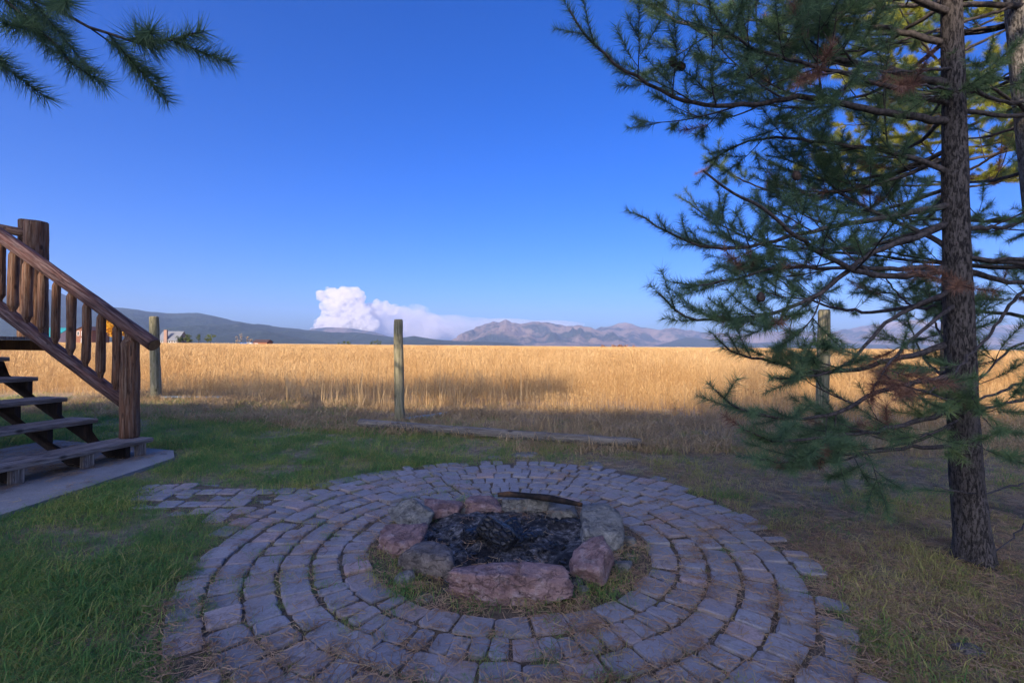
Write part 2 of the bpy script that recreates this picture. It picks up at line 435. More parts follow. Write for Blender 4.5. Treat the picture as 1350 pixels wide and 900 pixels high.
# ------------------------------------------------------------------ smoke column beyond the hills
def lumpy(spheres, name, mat, label, seed, amp=0.22, sub=4, vox=None):
    V = []; F = []
    bm = bmesh.new(); bmesh.ops.create_icosphere(bm, subdivisions=sub, radius=1.0)
    sv = np.array([v.co[:] for v in bm.verts]); sf = np.array([[v.index for v in f.verts] for f in bm.faces]); bm.free()
    off = 0
    for (c, r) in spheres:
        vv = np.empty_like(sv)
        for i, p in enumerate(sv):
            q = Vector(p) * 1.6 + Vector(c) / 900.0
            d = mnoise.fractal(q, 0.7, 2.1, 5)
            b = 1 - abs(mnoise.noise(q * 2.3)) * 1.4
            vv[i] = p * (1 + amp * (d * 0.7 + b * 0.5 - 0.2))
        vv = vv * np.array(r) + np.array(c)
        V.append(vv); F.append(sf + off); off += len(sv)
    me = mesh_np(name, np.concatenate(V), np.concatenate(F), mat, True)
    o = obj(name, me)
    if vox:
        md = o.modifiers.new('merge', 'REMESH'); md.mode = 'VOXEL'; md.voxel_size = vox; md.use_smooth_shade = True
    return tag(o, label, None, None, 'stuff')
def m_billow(name):
    t = NT(name); n = t.noise(t.pos(), 0.012, 8, 0.7); t.col((0.95, 0.93, 0.93)); t.b.inputs['Roughness'].default_value = 1.0; t.b.inputs['Specular IOR Level'].default_value = 0.0
    t.b.inputs['Subsurface Weight'].default_value = 0.0
    tr = t.n("ShaderNodeBsdfTranslucent"); tr.inputs[0].default_value = (0.95, 0.93, 0.95, 1)
    mx = t.n("ShaderNodeMixShader"); mx.inputs[0].default_value = 0.35
    t.l(t.b.outputs[0], mx.inputs[1]); t.l(tr.outputs[0], mx.inputs[2]); t.l(mx.outputs[0], t.out.inputs[0]); t.bump(n, 1.0, 60.0)
    return t.m
def m_smoke(name, col, dens, aniso=0.2, wisp=None):
    m = bpy.data.materials.new(name); m.use_nodes = True; nt = m.node_tree
    nt.nodes.remove(nt.nodes["Principled BSDF"])
    v = nt.nodes.new("ShaderNodeVolumePrincipled"); v.inputs['Color'].default_value = (*col, 1)
    v.inputs['Density'].default_value = dens; v.inputs['Anisotropy'].default_value = aniso
    if wisp:
        g_ = nt.nodes.new("ShaderNodeNewGeometry"); n_ = nt.nodes.new("ShaderNodeTexNoise"); n_.inputs['Scale'].default_value = wisp[0]
        n_.inputs['Detail'].default_value = 6; n_.inputs['Roughness'].default_value = .62
        mr = nt.nodes.new("ShaderNodeMapRange"); mr.inputs[1].default_value = wisp[1]; mr.inputs[2].default_value = wisp[2]; mr.inputs[4].default_value = dens
        nt.links.new(g_.outputs['Position'], n_.inputs['Vector']); nt.links.new(n_.outputs['Fac'], mr.inputs[0]); nt.links.new(mr.outputs[0], v.inputs['Density'])
    nt.links.new(v.outputs[0], nt.nodes["Material Output"].inputs['Volume'])
    return m
SD = 11000.0
def S(px, py, rx, ry, rz=None, dd=0.0):
    k = SD / FPX
    c = P(px, py, SD + dd)
    return (tuple(c), (rx * k, (rz or rx) * k, ry * k))
col_sp = [S(434, 402, 10, 9), S(472, 422, 13, 12), S(486, 430, 13, 11), S(478, 412, 11, 10), S(425, 391, 8, 6), S(437, 388, 9, 8), S(452, 389, 11, 9), S(463, 385, 9, 7), S(470, 394, 11, 10), S(455, 400, 13, 11),
          S(445, 411, 12, 10), S(432, 421, 11, 9), S(424, 428, 9, 7), S(440, 424, 12, 11), S(462, 413, 12, 12), S(474, 408, 9, 9), S(420, 434, 9, 7), S(436, 434, 12, 9), S(456, 429, 14, 11)]
def heads(sp, n, lo_, hi_):
    out = list(sp); rr = random.Random(5)
    for c_, r_ in sp:
        for _ in range(n):
            a_ = rr.uniform(0, 6.283); e_ = rr.uniform(-.5, 1.3)
            d_ = (math.cos(a_) * math.cos(e_), -abs(math.sin(a_)) * math.cos(e_) if rr.random() < .75 else abs(math.sin(a_)) * math.cos(e_), math.sin(e_))
            k_ = rr.uniform(lo_, hi_)
            out.append((tuple(c_[i] + d_[i] * r_[i] * .92 for i in range(3)), (r_[0] * k_, r_[0] * k_, r_[0] * k_)))
    return out
lumpy(heads(col_sp, 9, .26, .5), 'smoke_plume', m_smoke('white_smoke', (0.935, 0.92, 0.925), 0.022, 0.0, (.0075, .40, .62)), 'billowing white wildfire smoke column above the far hills', 1, 0.34, 3, 15)
col2 = [S(488, 407, 9, 7, None, 300), S(497, 403, 9, 6, None, 300), S(508, 404, 8, 6, None, 300), S(497, 414, 8, 6, None, 300), S(518, 409, 9, 7, None, 300)]
lumpy(heads(col2, 7, .26, .5), 'smoke_plume', m_smoke('puff_smoke', (0.935, 0.92, 0.925), 0.02, 0.0, (.0075, .42, .66)), 'smaller white smoke puffs trailing right of the column', 2, 0.34, 3, 15)
tail = [S(478, 422, 26, 17, 50, 900), S(500, 420, 30, 17, 50, 900), S(525, 419, 30, 15, 50, 900), S(550, 422, 34, 14, 50, 900), S(500, 436, 50, 12, 50, 900), S(555, 436, 45, 13, 50, 900)]
lumpy(heads(tail, 5, .2, .35), 'smoke_plume', m_smoke('drifting_smoke', (0.95, 0.93, 0.97), 0.0032, 0.0, (.0035, .36, .66)), 'grey shaded smoke bank drifting behind the fence post', 3, 0.25, 3, 40)
tail = [S(590, 427, 45, 14, 60, 1400), S(625, 430, 50, 13, 60, 1400), S(670, 428, 60, 9, 60, 1400), S(720, 428, 60, 6, 60, 1400), S(600, 440, 60, 10, 60, 1400)]
lumpy(tail, 'smoke_plume', m_smoke('thin_smoke', (0.95, 0.93, 1.0), 0.0011, 0.0, (.0016, .30, .70)), 'thin flat smoke haze trailing behind the pointed mountain', 4, 0.15, 3, 60)

# ------------------------------------------------------------------ regions on the ground (metres)
PC = Vector((0.0, 2.70, 0))                # fire pit centre
def poly_px(pts): return [(G(*p).x, G(*p).y) for p in pts]
def inside(poly, x, y):
    c = False; n = len(poly); j = n - 1
    for i in range(n):
        xi, yi = poly[i]; xj, yj = poly[j]
        if (yi > y) != (yj > y) and x < (xj - xi) * (y - yi) / (yj - yi) + xi: c = not c
        j = i
    return c
PATIO = poly_px([(215, 905), (203, 850), (212, 790), (240, 755), (285, 712), (300, 690), (345, 668), (395, 655), (420, 640), (490, 627), (560, 615), (640, 611), (720, 611), (800, 618), (860, 630), (905, 643), (960, 668), (1000, 690), (1040, 715), (1075, 745), (1085, 790), (1125, 815), (1135, 860), (1150, 905)])
PATIO += [(1.15, 1.0), (-1.1, 1.0)]
PATH = poly_px([(178, 664), (188, 641), (235, 638), (300, 644), (360, 650), (420, 646), (400, 668), (345, 690), (300, 690), (270, 681), (215, 671)])
_a, _b, _c = G(2, 684), G(120, 645), G(230, 607)
PAD = [(_a.x - .02, 2.2), (_a.x, _a.y), (_b.x, _b.y), (_c.x, _c.y), (_c.x - .22, _c.y + .3), (-5.0, 5.3), (-5.4, 2.2)]
FEDGE = [(-14, 10.3), (-9, 10.1), (-5.5, 9.6), (-3.5, 9.0), (-2, 8.5), (0, 8.2), (2, 7.6), (4, 7.0), (9, 6.6), (30, 6.5)]
def f_edge(x): return interp(FEDGE, x)

# concrete pad
mb = MB(); mb.prism([(x, y, 0) for x, y in PAD], (0, 0, -0.05), (0, 0, 0.03))
tag(mb.build('concrete_pad', M['concrete']), 'grey concrete slab at the foot of the log stairs', None, None, 'structure')

# ------------------------------------------------------------------ pavers
def paver_mesh(w, l, h=0.05, seed=0, taper=0.0):
    rr = random.Random(seed); ch = 0.006; cr = 0.012
    def outline(dw, z):
        a, b = w / 2 - dw, l / 2 - dw
        pts = []
        for (sx, sy, flip) in ((1, -1, 0), (1, 1, 1), (-1, 1, 0), (-1, -1, 1)):
            k = 1 + taper * sy
            p1 = (sx * a * k, sy * (b - cr)); p2 = (sx * (a * k - cr), sy * b)
            pts += [p2, p1] if not flip else [p1, p2]
        return [(x, y, z) for x, y in pts]
    jit = [(rr.uniform(-.006, .006), rr.uniform(-.006, .006)) for _ in range(8)]
    V = []
    for dw, z in ((0, -h), (0, -ch * 0.6), (ch, 0)):
        V += [(x + j[0], y + j[1], zz + (rr.uniform(-.002, .001) if dw else 0)) for (x, y, zz), j in zip(outline(dw, z), jit)]
    F = []
    for k in range(2):
        for i in range(8):
            F.append((k*8 + i, k*8 + (i+1) % 8, (k+1)*8 + (i+1) % 8, (k+1)*8 + i))
    F.append(tuple(range(16, 24)))
    return mesh_np('paver', V, F, M['paver'])
def patio_sheet(name, poly, z, label, mat):
    bm = bmesh.new(); vs = [bm.verts.new((x, y, z)) for x, y in poly]; bm.faces.new(vs); bmesh.ops.triangulate(bm, faces=bm.faces[:])
    bmesh.ops.recalc_face_normals(bm, faces=bm.faces[:])
    me = bpy.data.meshes.new(name); bm.to_mesh(me); bm.free(); me.materials.append(mat)
    if me.polygons[0].normal.z < 0: me.flip_normals()
    return tag(obj(name, me), label, None, None, 'structure')
patio = patio_sheet('patio', PATIO, 0.007, 'round paved patio of concrete pavers around the fire pit', M['joint'])
path = patio_sheet('path', PATH, 0.010, 'short paved path from the stairs to the round patio', M['joint'])
SQ = [paver_mesh(0.135 + .005 * (i % 3 - 1), 0.125 + .004 * (i % 2), seed=i) for i in range(8)]
HF = [paver_mesh(0.062, 0.123, seed=10 + i) for i in range(6)]
MD = [paver_mesh(0.095, 0.123, seed=20 + i) for i in range(6)]
cand = []
rings = [('S', 0), ('H', 0), ('S', 0), ('M', 0), ('S', 0), ('X', 0), ('S', 0), ('M', 0), ('S', 0)]
for k, (ty, _) in enumerate(rings):
    r = 0.815 + 0.139 * k
    a = random.uniform(0, 1); end = a + 2 * math.pi
    while a < end - 0.05:
        tt = ty
        if ty == 'X': tt = random.choice('SMHH')
        elif random.random() < 0.12: tt = random.choice('SMH')
        wd = {'S': 0.146, 'M': 0.109, 'H': 0.075}[tt]
        da = wd / r
        x = PC.x + r * math.cos(a + da / 2); y = PC.y + r * math.sin(a + da / 2)
        ang = a + da / 2; a += da
        if y < 1.2 or not inside(PATIO, x, y): continue
        edge = not all(inside(PATIO, x + dx, y + dy) for dx, dy in ((.1, 0), (-.1, 0), (0, .1), (0, -.1)))
        if edge and random.random() < (.22 if k > 5 else .08): continue
        cand.append((y, x, ang, tt, k))
cand.sort(key=lambda c_: c_[0] * c_[0] / {'S': 1.4, 'M': 1.1, 'H': .8}[c_[3]] + (50 if abs(c_[1]) > 1.06 * c_[0] + .1 or c_[0] < 1.5 else 0))
rest = MB()
for i, (y, x, ang, tt, k) in enumerate(cand):
    me = random.choice({'S': SQ, 'M': MD, 'H': HF}[tt])
    mtx = Matrix.Translation((x + random.gauss(0, .004), y + random.gauss(0, .004), 0.019 + random.gauss(0, 0.004))) @ \
        Matrix.Rotation(ang - math.pi / 2 + random.gauss(0, .03) + (math.pi if random.random() < .5 else 0), 4, 'Z') @ \
        Matrix.Rotation(random.gauss(0, .024), 4, 'X') @ Matrix.Rotation(random.gauss(0, .024), 4, 'Y')
    if i < 300:
        o = bpy.data.objects.new('paver', me); o.matrix_world = mtx; C.objects.link(o); o.parent = patio
    else:
        rest.add([mtx @ v.co for v in me.vertices], [tuple(p_.vertices) for p_ in me.polygons])
if rest.v: tag(rest.build('pavers', M['paver'], patio), kind='stuff')
# path: rows along x
yr = 3.02; row = 0
while yr < 4.1:
    x = -3.0 + random.uniform(0, .1)
    while x < -1.0:
        tt = random.choice('SSSM'); wd = {'S': 0.146, 'M': 0.109}[tt]
        x += wd
        xx = x - wd / 2
        skew = yr + 0.06 * (xx + 2)
        if not (inside(PATH, xx, skew) or (xx < -1.2 and inside(PATIO, xx, skew))): continue
        if min((xx - c_[1]) ** 2 + (skew - c_[0]) ** 2 for c_ in cand) < .118 ** 2: continue
        if random.random() < 0.03: continue
        o = bpy.data.objects.new('paver', random.choice(SQ if tt == 'S' else MD))
        o.matrix_world = Matrix.Translation((xx, skew, 0.015 + random.gauss(0, .004))) @ Matrix.Rotation(0.06 + random.gauss(0, .03), 4, 'Z') @ Matrix.Rotation(random.gauss(0, .03), 4, 'X')
        C.objects.link(o); o.parent = path
    yr += 0.137; row += 1

# ------------------------------------------------------------------ rocks of the fire pit
_ico = {}
def ico(sub):
    if sub not in _ico:
        bm = bmesh.new(); bmesh.ops.create_icosphere(bm, subdivisions=sub, radius=1.0)
        _ico[sub] = (np.array([v.co[:] for v in bm.verts]), np.array([[v.index for v in f.verts] for f in bm.faces])); bm.free()
    return _ico[sub]
def rock(name, x, y, w_, d_, h_, mat, label, cat, seed, group=None, yaw=0, tilt=(0, 0), sub=4, nplanes=13, top=0.8, crack=None, sink=0.02, rough=0.085, z0=0.0, pointed=False, soft=70.0):
    rr = np.random.default_rng(seed)
    V, F = ico(sub)
    N = [(1, 0, 0), (-1, 0, 0), (0, 1, 0), (0, -1, 0), (0, 0, 1), (0, 0, -1)]
    N = [np.array(n) + rr.normal(0, 0.13, 3) for n in N]
    D = [0.82 + rr.uniform(-.05, .1) for _ in N]; D[4] = top
    for _ in range(nplanes):
        n = rr.normal(0, 1, 3); n /= np.linalg.norm(n); N.append(n); D.append(rr.uniform(0.74, 1.02))
    if pointed:
        for a_ in (0.4, 2.3, 4.2): N.append(np.array((math.cos(a_)*.75, math.sin(a_)*.75, 0.66))); D.append(rr.uniform(.5, .62))
        D[4] = 1.3
    N = np.array([n / np.linalg.norm(n) for n in N]); D = np.array(D)
    q = np.maximum(V @ N.T, 1e-3) / D                      # 1/r per plane
    r_ = 1.0 / (np.sum(q ** soft, axis=1) ** (1.0 / soft))
    W = V * r_[:, None]
    off = Vector(rr.uniform(0, 50, 3))
    disp = np.array([mnoise.fractal(Vector(p) * 2.2 + off, 0.8, 2.0, 5) for p in W])
    ridg = np.array([mnoise.ridged_multi_fractal(Vector(p) * 1.5 + off, 0.9, 2.1, 4, 1.0, 2.0) for p in W]) - 1.0
    fine_ = np.array([mnoise.fractal(Vector(p) * 7.0 + off, 0.6, 2.1, 4) for p in W])
    W = W * (1 + rough * 0.7 * disp + rough * 0.7 * ridg + rough * 0.6 * fine_)[:, None]
    W = W * np.array((w_ / 1.7, d_ / 1.7, h_ / (0.82 + top)))
    if crack is not None:
        s_ = (W[:, 0] - crack * w_) + 0.014 * np.sin(W[:, 2] * 60) + 0.04 * (W[:, 2] / h_)
        W[:, 1] += np.exp(-(s_ / 0.006) ** 2) * 0.010 * np.where(W[:, 1] < 0, 1, 0)
        W[:, 2] -= np.exp(-(s_ / 0.007) ** 2) * 0.010 * np.where(W[:, 2] > 0, 1, 0)
    Rm = np.array(Matrix.Rotation(yaw, 3, 'Z') @ Matrix.Rotation(tilt[0], 3, 'X') @ Matrix.Rotation(tilt[1], 3, 'Y'))
    W = W @ Rm.T
    W[:, 2] -= W[:, 2].min()
    me = mesh_np(name, W, F, mat, True)
    o = obj(name, me, None, (x, y, z0 - sink))
    return tag(o, label, cat, group)
def rock_px(name, pxl, pxr, base, h_, d_, mat, label, seed, **k):
    c = G((pxl + pxr) / 2, base); w_ = (pxr - pxl) / FPX * c.y
    x = c.x * (c.y + d_ / 2) / c.y
    return rock(name, x, c.y + d_ / 2, w_, d_, h_, mat, label, 'rock', seed, 'rocks ringing the fire pit', **k)
RP, RG, RD = M['rock_pink'], M['rock_grey'], M['rock_dark']
rock_px('rock', 590, 754, 800, 0.128, 0.17, RP, 'long cracked pink slab at the front of the fire pit', 1, top=0.8, crack=0.09, nplanes=10, sub=5, rough=.08)
rock_px('rock', 754, 806, 778, 0.105, 0.25, RP, 'tilted pink block wedged beside the long cracked slab', 2, yaw=R(-24), tilt=(R(14), R(-10)), nplanes=8)
rock_px('rock', 764, 822, 733, 0.115, 0.36, RG, 'tall pale grey boulder at the right side of the pit', 3, yaw=R(-8), tilt=(R(10), R(8)), nplanes=11)
rock_px('rock', 723, 761, 690, 0.095, 0.16, RG, 'small squarish grey rock next to the tall pale boulder', 4)
rock_px('rock', 660, 726, 682, 0.12, 0.17, RG, 'wide flat grey rock lying under the charred stick', 5, nplanes=6)
rock_px('rock', 610, 657, 682, 0.11, 0.18, RP, 'pink rock between the wide grey rock and a small cobble', 6)
rock_px('rock', 602, 620, 680, 0.075, 0.08, RG, 'small bluish cobble squeezed between two pink rocks', 7, sub=3, rough=.02, nplanes=3, soft=6)
rock_px('rock', 562, 607, 689, 0.115, 0.19, RP, 'chunky pink rock beside the pointed grey slab', 8)
rock_px('rock', 514, 573, 700, 0.155, 0.22, RG, 'pointed grey wedge leaning on the pit rim', 9, pointed=True, nplanes=4)
rock_px('rock', 502, 561, 738, 0.095, 0.22, RP, 'flat topped pink rock with a pale broken face', 10, tilt=(R(10), R(-4)), nplanes=7)
rock_px('rock', 524, 596, 764, 0.135, 0.20, RD, 'rounded brown grey rock left of the long slab', 11, soft=9, nplanes=6)
rock_px('rock', 521, 548, 776, 0.065, 0.08, RG, 'smooth egg shaped pebble beside the rounded brown rock', 12, sub=3, rough=.015, nplanes=2, soft=5)
rock_px('rock', 549, 574, 796, 0.035, 0.09, RG, 'bluish flat stone half hidden in the grass tuft', 13, sub=3, rough=.02, soft=7)
rock_px('rock', 762, 776, 788, 0.06, 0.05, RG, 'small grey stone under the tilted pink block', 14, sub=3, soft=10)
rock_px('rock', 822, 838, 724, 0.06, 0.10, RG, 'slanted bluish stone outside the tall boulder', 15, sub=3, soft=10, yaw=.6)
rock_px('rock', 824, 838, 738, 0.04, 0.06, RG, 'small blue grey stone outside the rim beside the slanted one', 16, sub=3, soft=7)
rock_px('rock', 809, 833, 757, 0.06, 0.09, RG, 'long grey stone lying outside the tilted pink block', 17, sub=3, soft=8, yaw=-.4)
rock_px('rock', 806, 822, 782, 0.03, 0.05, RG, 'flat dark blue stone in the litter outside the pit', 18, sub=3, soft=8)
c = G(1274, 862)
rock('rock', c.x, c.y, 0.10, 0.08, 0.05, RD, 'lone small stone in the dry grass near the big pine', 'rock', 19, sub=3, soft=9)
c = G(1300, 876)
for (px, py, ww, sd_, lb) in ((652, 604, .12, 31, 'flat stone sunk in the lawn beyond the patio rim'), (784, 613, .12, 32, 'pale flat stone lying in dry lawn past the pavers'), (690, 600, .22, 33, 'broad bare stone slab sunk behind the patio')):
    c = G(px, py); rock('rock', c.x, c.y, ww * 1.3, ww, 0.045, RG, lb, 'rock', sd_, sub=3, soft=8, sink=.022)

# ash bed with coals
V = []; F = []; nr, na = 16, 48
for i in range(nr + 1):
    for j in range(na):
        r_ = 0.60 * i / nr; a_ = 2 * math.pi * j / na
        x, y = r_ * math.cos(a_), r_ * math.sin(a_)
        z = 0.02 + 0.035 * mnoise.fractal(Vector((x * 7, y * 7, 1.3)), 0.8, 2, 5) + 0.03 * (1 - (i / nr) ** 2)
        V.append((x, y, z if i < nr else 0.0))
for i in range(nr):
    for j in range(na):
        a_ = i * na + j; b_ = i * na + (j + 1) % na
        F.append((a_, a_ + na, b_ + na, b_))
ash = tag(obj('ash_bed', mesh_np('ash_bed', V, F, M['ash'], True), None, (PC.x, PC.y - 0.03, 0.006)), 'bed of grey ash and black coals inside the rock ring', None, None, 'stuff')
mb = MB()
cv, cf = ico(1)
for i in range(620):
    r_ = 0.56 * math.sqrt(random.random()); a_ = random.uniform(0, 6.283); s_ = abs(random.gauss(0, .009)) + .004
    x, y = PC.x + r_ * math.cos(a_), PC.y - .03 + r_ * math.sin(a_)
    z = 0.022 + 0.035 * mnoise.fractal(Vector(((x - PC.x) * 7, (y - PC.y + .03) * 7, 1.3)), 0.8, 2, 5) + 0.03 * (1 - (r_ / .6) ** 2)
    sx_, sy_, sz_ = s_ * random.uniform(.6, 1.6), s_ * random.uniform(.6, 1.6), s_ * random.uniform(.5, 1.1)
    k_ = rng.uniform(.6, 1.2, len(cv))
    th = random.uniform(0, 3)
    pts = [(x + (v[0]*math.cos(th)*sx_ - v[1]*math.sin(th)*sy_) * kk, y + (v[0]*math.sin(th)*sx_ + v[1]*math.cos(th)*sy_) * kk, z + v[2]*sz_*kk) for v, kk in zip(cv, k_)]
    mb.add(pts, cf.tolist())
tag(mb.build('charcoal', M['char']), 'black charcoal lumps strewn over the ash', None, None, 'stuff')

# ------------------------------------------------------------------ logs
def log_mesh(L, r0, r1, seed, n=16, m=14, rough=0.05, chamfer=0.015, taper_ends=None, mats=None, bend=0.0, top_only=False):
    off = Vector((seed * 3.7, seed * 1.3, 0))
    te_ = [taper_ends[0] * .55, taper_ends[0], L - taper_ends[0], L - taper_ends[0] * .55] if taper_ends else []
    zs = [0, chamfer] + [chamfer + (L - 2 * chamfer) * i / m for i in range(1, m)] + [L - chamfer, L]
    zs = sorted(set(zs + te_))
    V = []; F = []
    for zi, z in enumerate(zs):
        tt = z / L; r_ = r0 + (r1 - r0) * tt
        if zi in (0, len(zs) - 1): r_ *= 0.88
        if taper_ends:
            te, rt = taper_ends
            e_ = (min(z, L - z) if not top_only else L - z) / te
            r_ *= rt + (1 - rt) * min(1, max(0, (e_ - .5) / .5))
        bx = bend * math.sin(math.pi * tt)
        for k in range(n):
            a_ = 2 * math.pi * k / n
            d_ = mnoise.fractal(Vector((math.cos(a_) * 1.1, math.sin(a_) * 1.1, z * 3.0)) + off, 0.8, 2, 4)
            rr_ = r_ * (1 + rough * d_)
            V.append((rr_ * math.cos(a_) + bx, rr_ * math.sin(a_), z))
    for i in range(len(zs) - 1):
        for k in range(n):
            F.append((i*n + k, i*n + (k+1) % n, (i+1)*n + (k+1) % n, (i+1)*n + k))
    F.append(tuple(range(n))[::-1]); F.append(tuple((len(zs)-1)*n + k for k in range(n)))
    mi = [0] * (len(F) - 2) + [1, 1]
    me = mesh_np('log', V, F, mats, False, mi)
    sm = np.ones(len(me.polygons), dtype=bool); sm[-2:] = False
    me.polygons.foreach_set('use_smooth', sm)
    return me
def log_obj(name, p0, p1, r0, r1, mat, parent=None, seed=1, end=None, base=None, **k):
    p0, p1 = Vector(p0), Vector(p1)
    d_ = p1 - p0
    me = log_mesh(d_.length, r0, r1, seed, mats=[mat, end or M['cut_end']], **k)
    o = bpy.data.objects.new(name, me)
    C.objects.link(o)
    mt = Matrix.Translation(p0) @ d_.to_track_quat('Z', 'Y').to_matrix().to_4x4() @ Matrix.Rotation(seed * 1.7, 4, 'Z')
    if parent is not None:
        o.parent = parent
        mt = Matrix.Translation(-Vector(parent.location)) @ mt
    o.matrix_basis = mt
    return o

# charred wood in the pit
for i, (a, b, r0, r1, lb) in enumerate((
        (P(636, 690, 2.62), P(676, 722, 2.50), .055, .062, 'upright split charred log chunk leaning in the pit centre'),
        (P(613, 712, 2.60), P(652, 703, 2.72), .058, .05, 'short blackened log stub left of the leaning chunk'),
        (P(672, 688, 2.75), P(684, 716, 2.62), .042, .05, 'thin burnt log end behind the leaning chunk'),
        (P(668, 716, 2.52), P(712, 708, 2.68), .046, .042, 'flat burnt log lying right of the leaning chunk'))):
    tag(log_obj('charred_log', a, b, r0, r1, M['char'], None, 40 + i, M['char'], n=9, m=10, rough=.35), lb, 'log', 'burnt logs in the fire pit')
pts = [P(656, 652, 3.10), P(672, 651, 3.10), P(695, 653, 3.08), P(722, 656, 3.05), P(748, 661, 2.98), P(767, 665, 2.92)]
mb = MB(); rad = [.014, .018, .020, .021, .018, .013]
mb.tube(pts, [r_ * random.uniform(.85, 1.15) for r_ in rad], 10)
tag(mb.build('charred_stick', M['burnt_stick'], smooth=True), 'long curved charred stick resting across the back rocks', 'stick')

# fence posts, poles on the ground
def fence_post(px, base, top, wpx, lean, lb, seed):
    b = G(px, base); tp = P(px + lean, top, b.y)
    r_ = wpx / 2 / FPX * b.y
    o = log_obj('fence_post', (b.x, b.y, -0.05), tp, r_ * 1.08, r_ * .95, M['post'], None, seed, M['post'], n=18, m=16, rough=.07, chamfer=.03)
    return tag(o, lb, 'fence post', 'bare fence posts along the meadow')
fence_post(527, 557, 421, 12.5, -2, 'weathered wooden fence post standing alone behind the fallen pole', 51)
fence_post(206, 526, 417, 11.5, -3, 'greenish wooden fence post just past the stair handrail end', 52)
fence_post(1083, 574, 408, 15, 4, 'wooden fence post partly hidden by the pine branches', 53)
a, b = G(474, 558, .07), G(846, 584, .06)
tag(log_obj('wooden_pole', a, b, .062, .05, M['ground_log'], None, 61, n=14, m=30, rough=.09, bend=.03), 'long grey weathered pole lying on the lawn edge', 'pole')
a, b = G(212, 524, .03), G(292, 524, .03)
tag(log_obj('pipe', a, b, .032, .03, M['pipe'], None, 62, M['pipe'], n=12, m=8, rough=.02), 'pale blue pipe lying near the post by the stairs', 'pipe')
a, b = G(534, 553, .03), G(590, 545, .03)
tag(log_obj('pipe', a, b, .03, .03, M['pipe'], None, 63, M['pipe'], n=12, m=8, rough=.05), 'short pale pipe lying behind the lone fence post', 'pipe')

# ------------------------------------------------------------------ log stairs
SO = Vector((-3.43, 4.67, 0)); th = R(12)
SU = Vector((-math.sin(th), -math.cos(th), 0)); SV = Vector((-math.cos(th), math.sin(th), 0)); SZ = Vector((0, 0, 1))
def ST(u, v, z): return SO + SU * u + SV * v + SZ * z
stairs = empty('log_stairs', ST(0.9, 0.3, 0.03), 'log stairs with grey plank treads and peeled log railing', 'stairs')
def st_box(name, u0, u1, v0, v1, z0, z1, mat, seed, axis='u', bev=.006):
    """box in the stair frame; local Z runs along the board so that grain follows it."""
    dims = {'u': (v1 - v0, z1 - z0, u1 - u0), 'v': (u1 - u0, z1 - z0, v1 - v0), 'z': (u1 - u0, v1 - v0, z1 - z0)}[axis]
    bm = bmesh.new(); bmesh.ops.create_cube(bm, size=1.0)
    bmesh.ops.scale(bm, vec=dims, verts=bm.verts[:])
    bmesh.ops.bevel(bm, geom=bm.edges[:], offset=bev, segments=1, affect='EDGES')
    me = bpy.data.meshes.new(name); bm.to_mesh(me); bm.free(); me.materials.append(mat)
    o = bpy.data.objects.new(name, me); C.objects.link(o); o.parent = stairs
    c_ = ST((u0 + u1) / 2, (v0 + v1) / 2, (z0 + z1) / 2)
    ax = {'u': (SV, SZ, SU), 'v': (SU, SZ, SV), 'z': (SU, SV, SZ)}[axis]
    X, Y, Z = ax
    if X.cross(Y).dot(Z) < 0: X = -X
    mt = Matrix(((X.x, Y.x, Z.x, 0), (X.y, Y.y, Z.y, 0), (X.z, Y.z, Z.z, 0), (0, 0, 0, 1)))
    o.matrix_basis = Matrix.Translation(c_ - stairs.location) @ mt
    return o
RISE, RUN, SW = 0.188, 0.37, 1.85
for n_ in range(1, 6):
    z1 = RISE * n_; v0 = (n_ - 1) * RUN + (0.09 if n_ > 1 else 0)
    u0 = 0.0 if n_ == 1 else 0.16
    for q in range(2):
        st_box('tread_board', u0, SW - (0 if n_ == 1 else .16), v0 + q * 0.153, v0 + q * 0.153 + 0.148, z1 - 0.042, z1 + random.uniform(-.002, .002), M['tread'], n_ * 2 + q)
for ui in (0.05, 0.52, 1.02, 1.5):
    # sawtooth stringer
    uu = ui + (0.14 if ui < .1 else 0)
    poly = []
    z_ = 0.03
    prof = [(RUN * .28, 0.03)]
    for n_ in range(1, 7):
        v0 = (n_ - 1) * RUN + 0.05 + (0.07 if n_ > 1 else 0.0)
        prof.append((v0, RISE * n_ - .044 - (RISE - .06 if n_ > 1 else .0)) if n_ > 1 else (v0, 0.03))
        prof.append((v0, RISE * n_ - .044))
        prof.append((v0 + 0.27, RISE * n_ - .044))
    vmax = prof[-1][0]
    prof2 = [p_ for p_ in prof[1:]]
    prof2.append((vmax, 5 * RISE - .03 + .27 * RISE / RUN)); prof2.append((0.25, 0.03))
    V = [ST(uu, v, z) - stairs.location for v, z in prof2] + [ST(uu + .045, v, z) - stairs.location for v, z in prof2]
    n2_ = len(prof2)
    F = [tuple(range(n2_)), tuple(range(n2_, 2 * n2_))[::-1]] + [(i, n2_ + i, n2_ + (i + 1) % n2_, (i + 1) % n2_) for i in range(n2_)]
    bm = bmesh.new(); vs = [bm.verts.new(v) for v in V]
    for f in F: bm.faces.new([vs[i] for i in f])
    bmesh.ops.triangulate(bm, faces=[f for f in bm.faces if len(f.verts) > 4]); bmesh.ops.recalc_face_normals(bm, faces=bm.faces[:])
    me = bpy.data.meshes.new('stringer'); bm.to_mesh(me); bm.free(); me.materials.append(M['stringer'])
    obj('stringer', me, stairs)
    st_box('block', ui, ui + .09, 0.028, 0.072, 0.028, RISE - .041, M['tread'], 3, 'z')
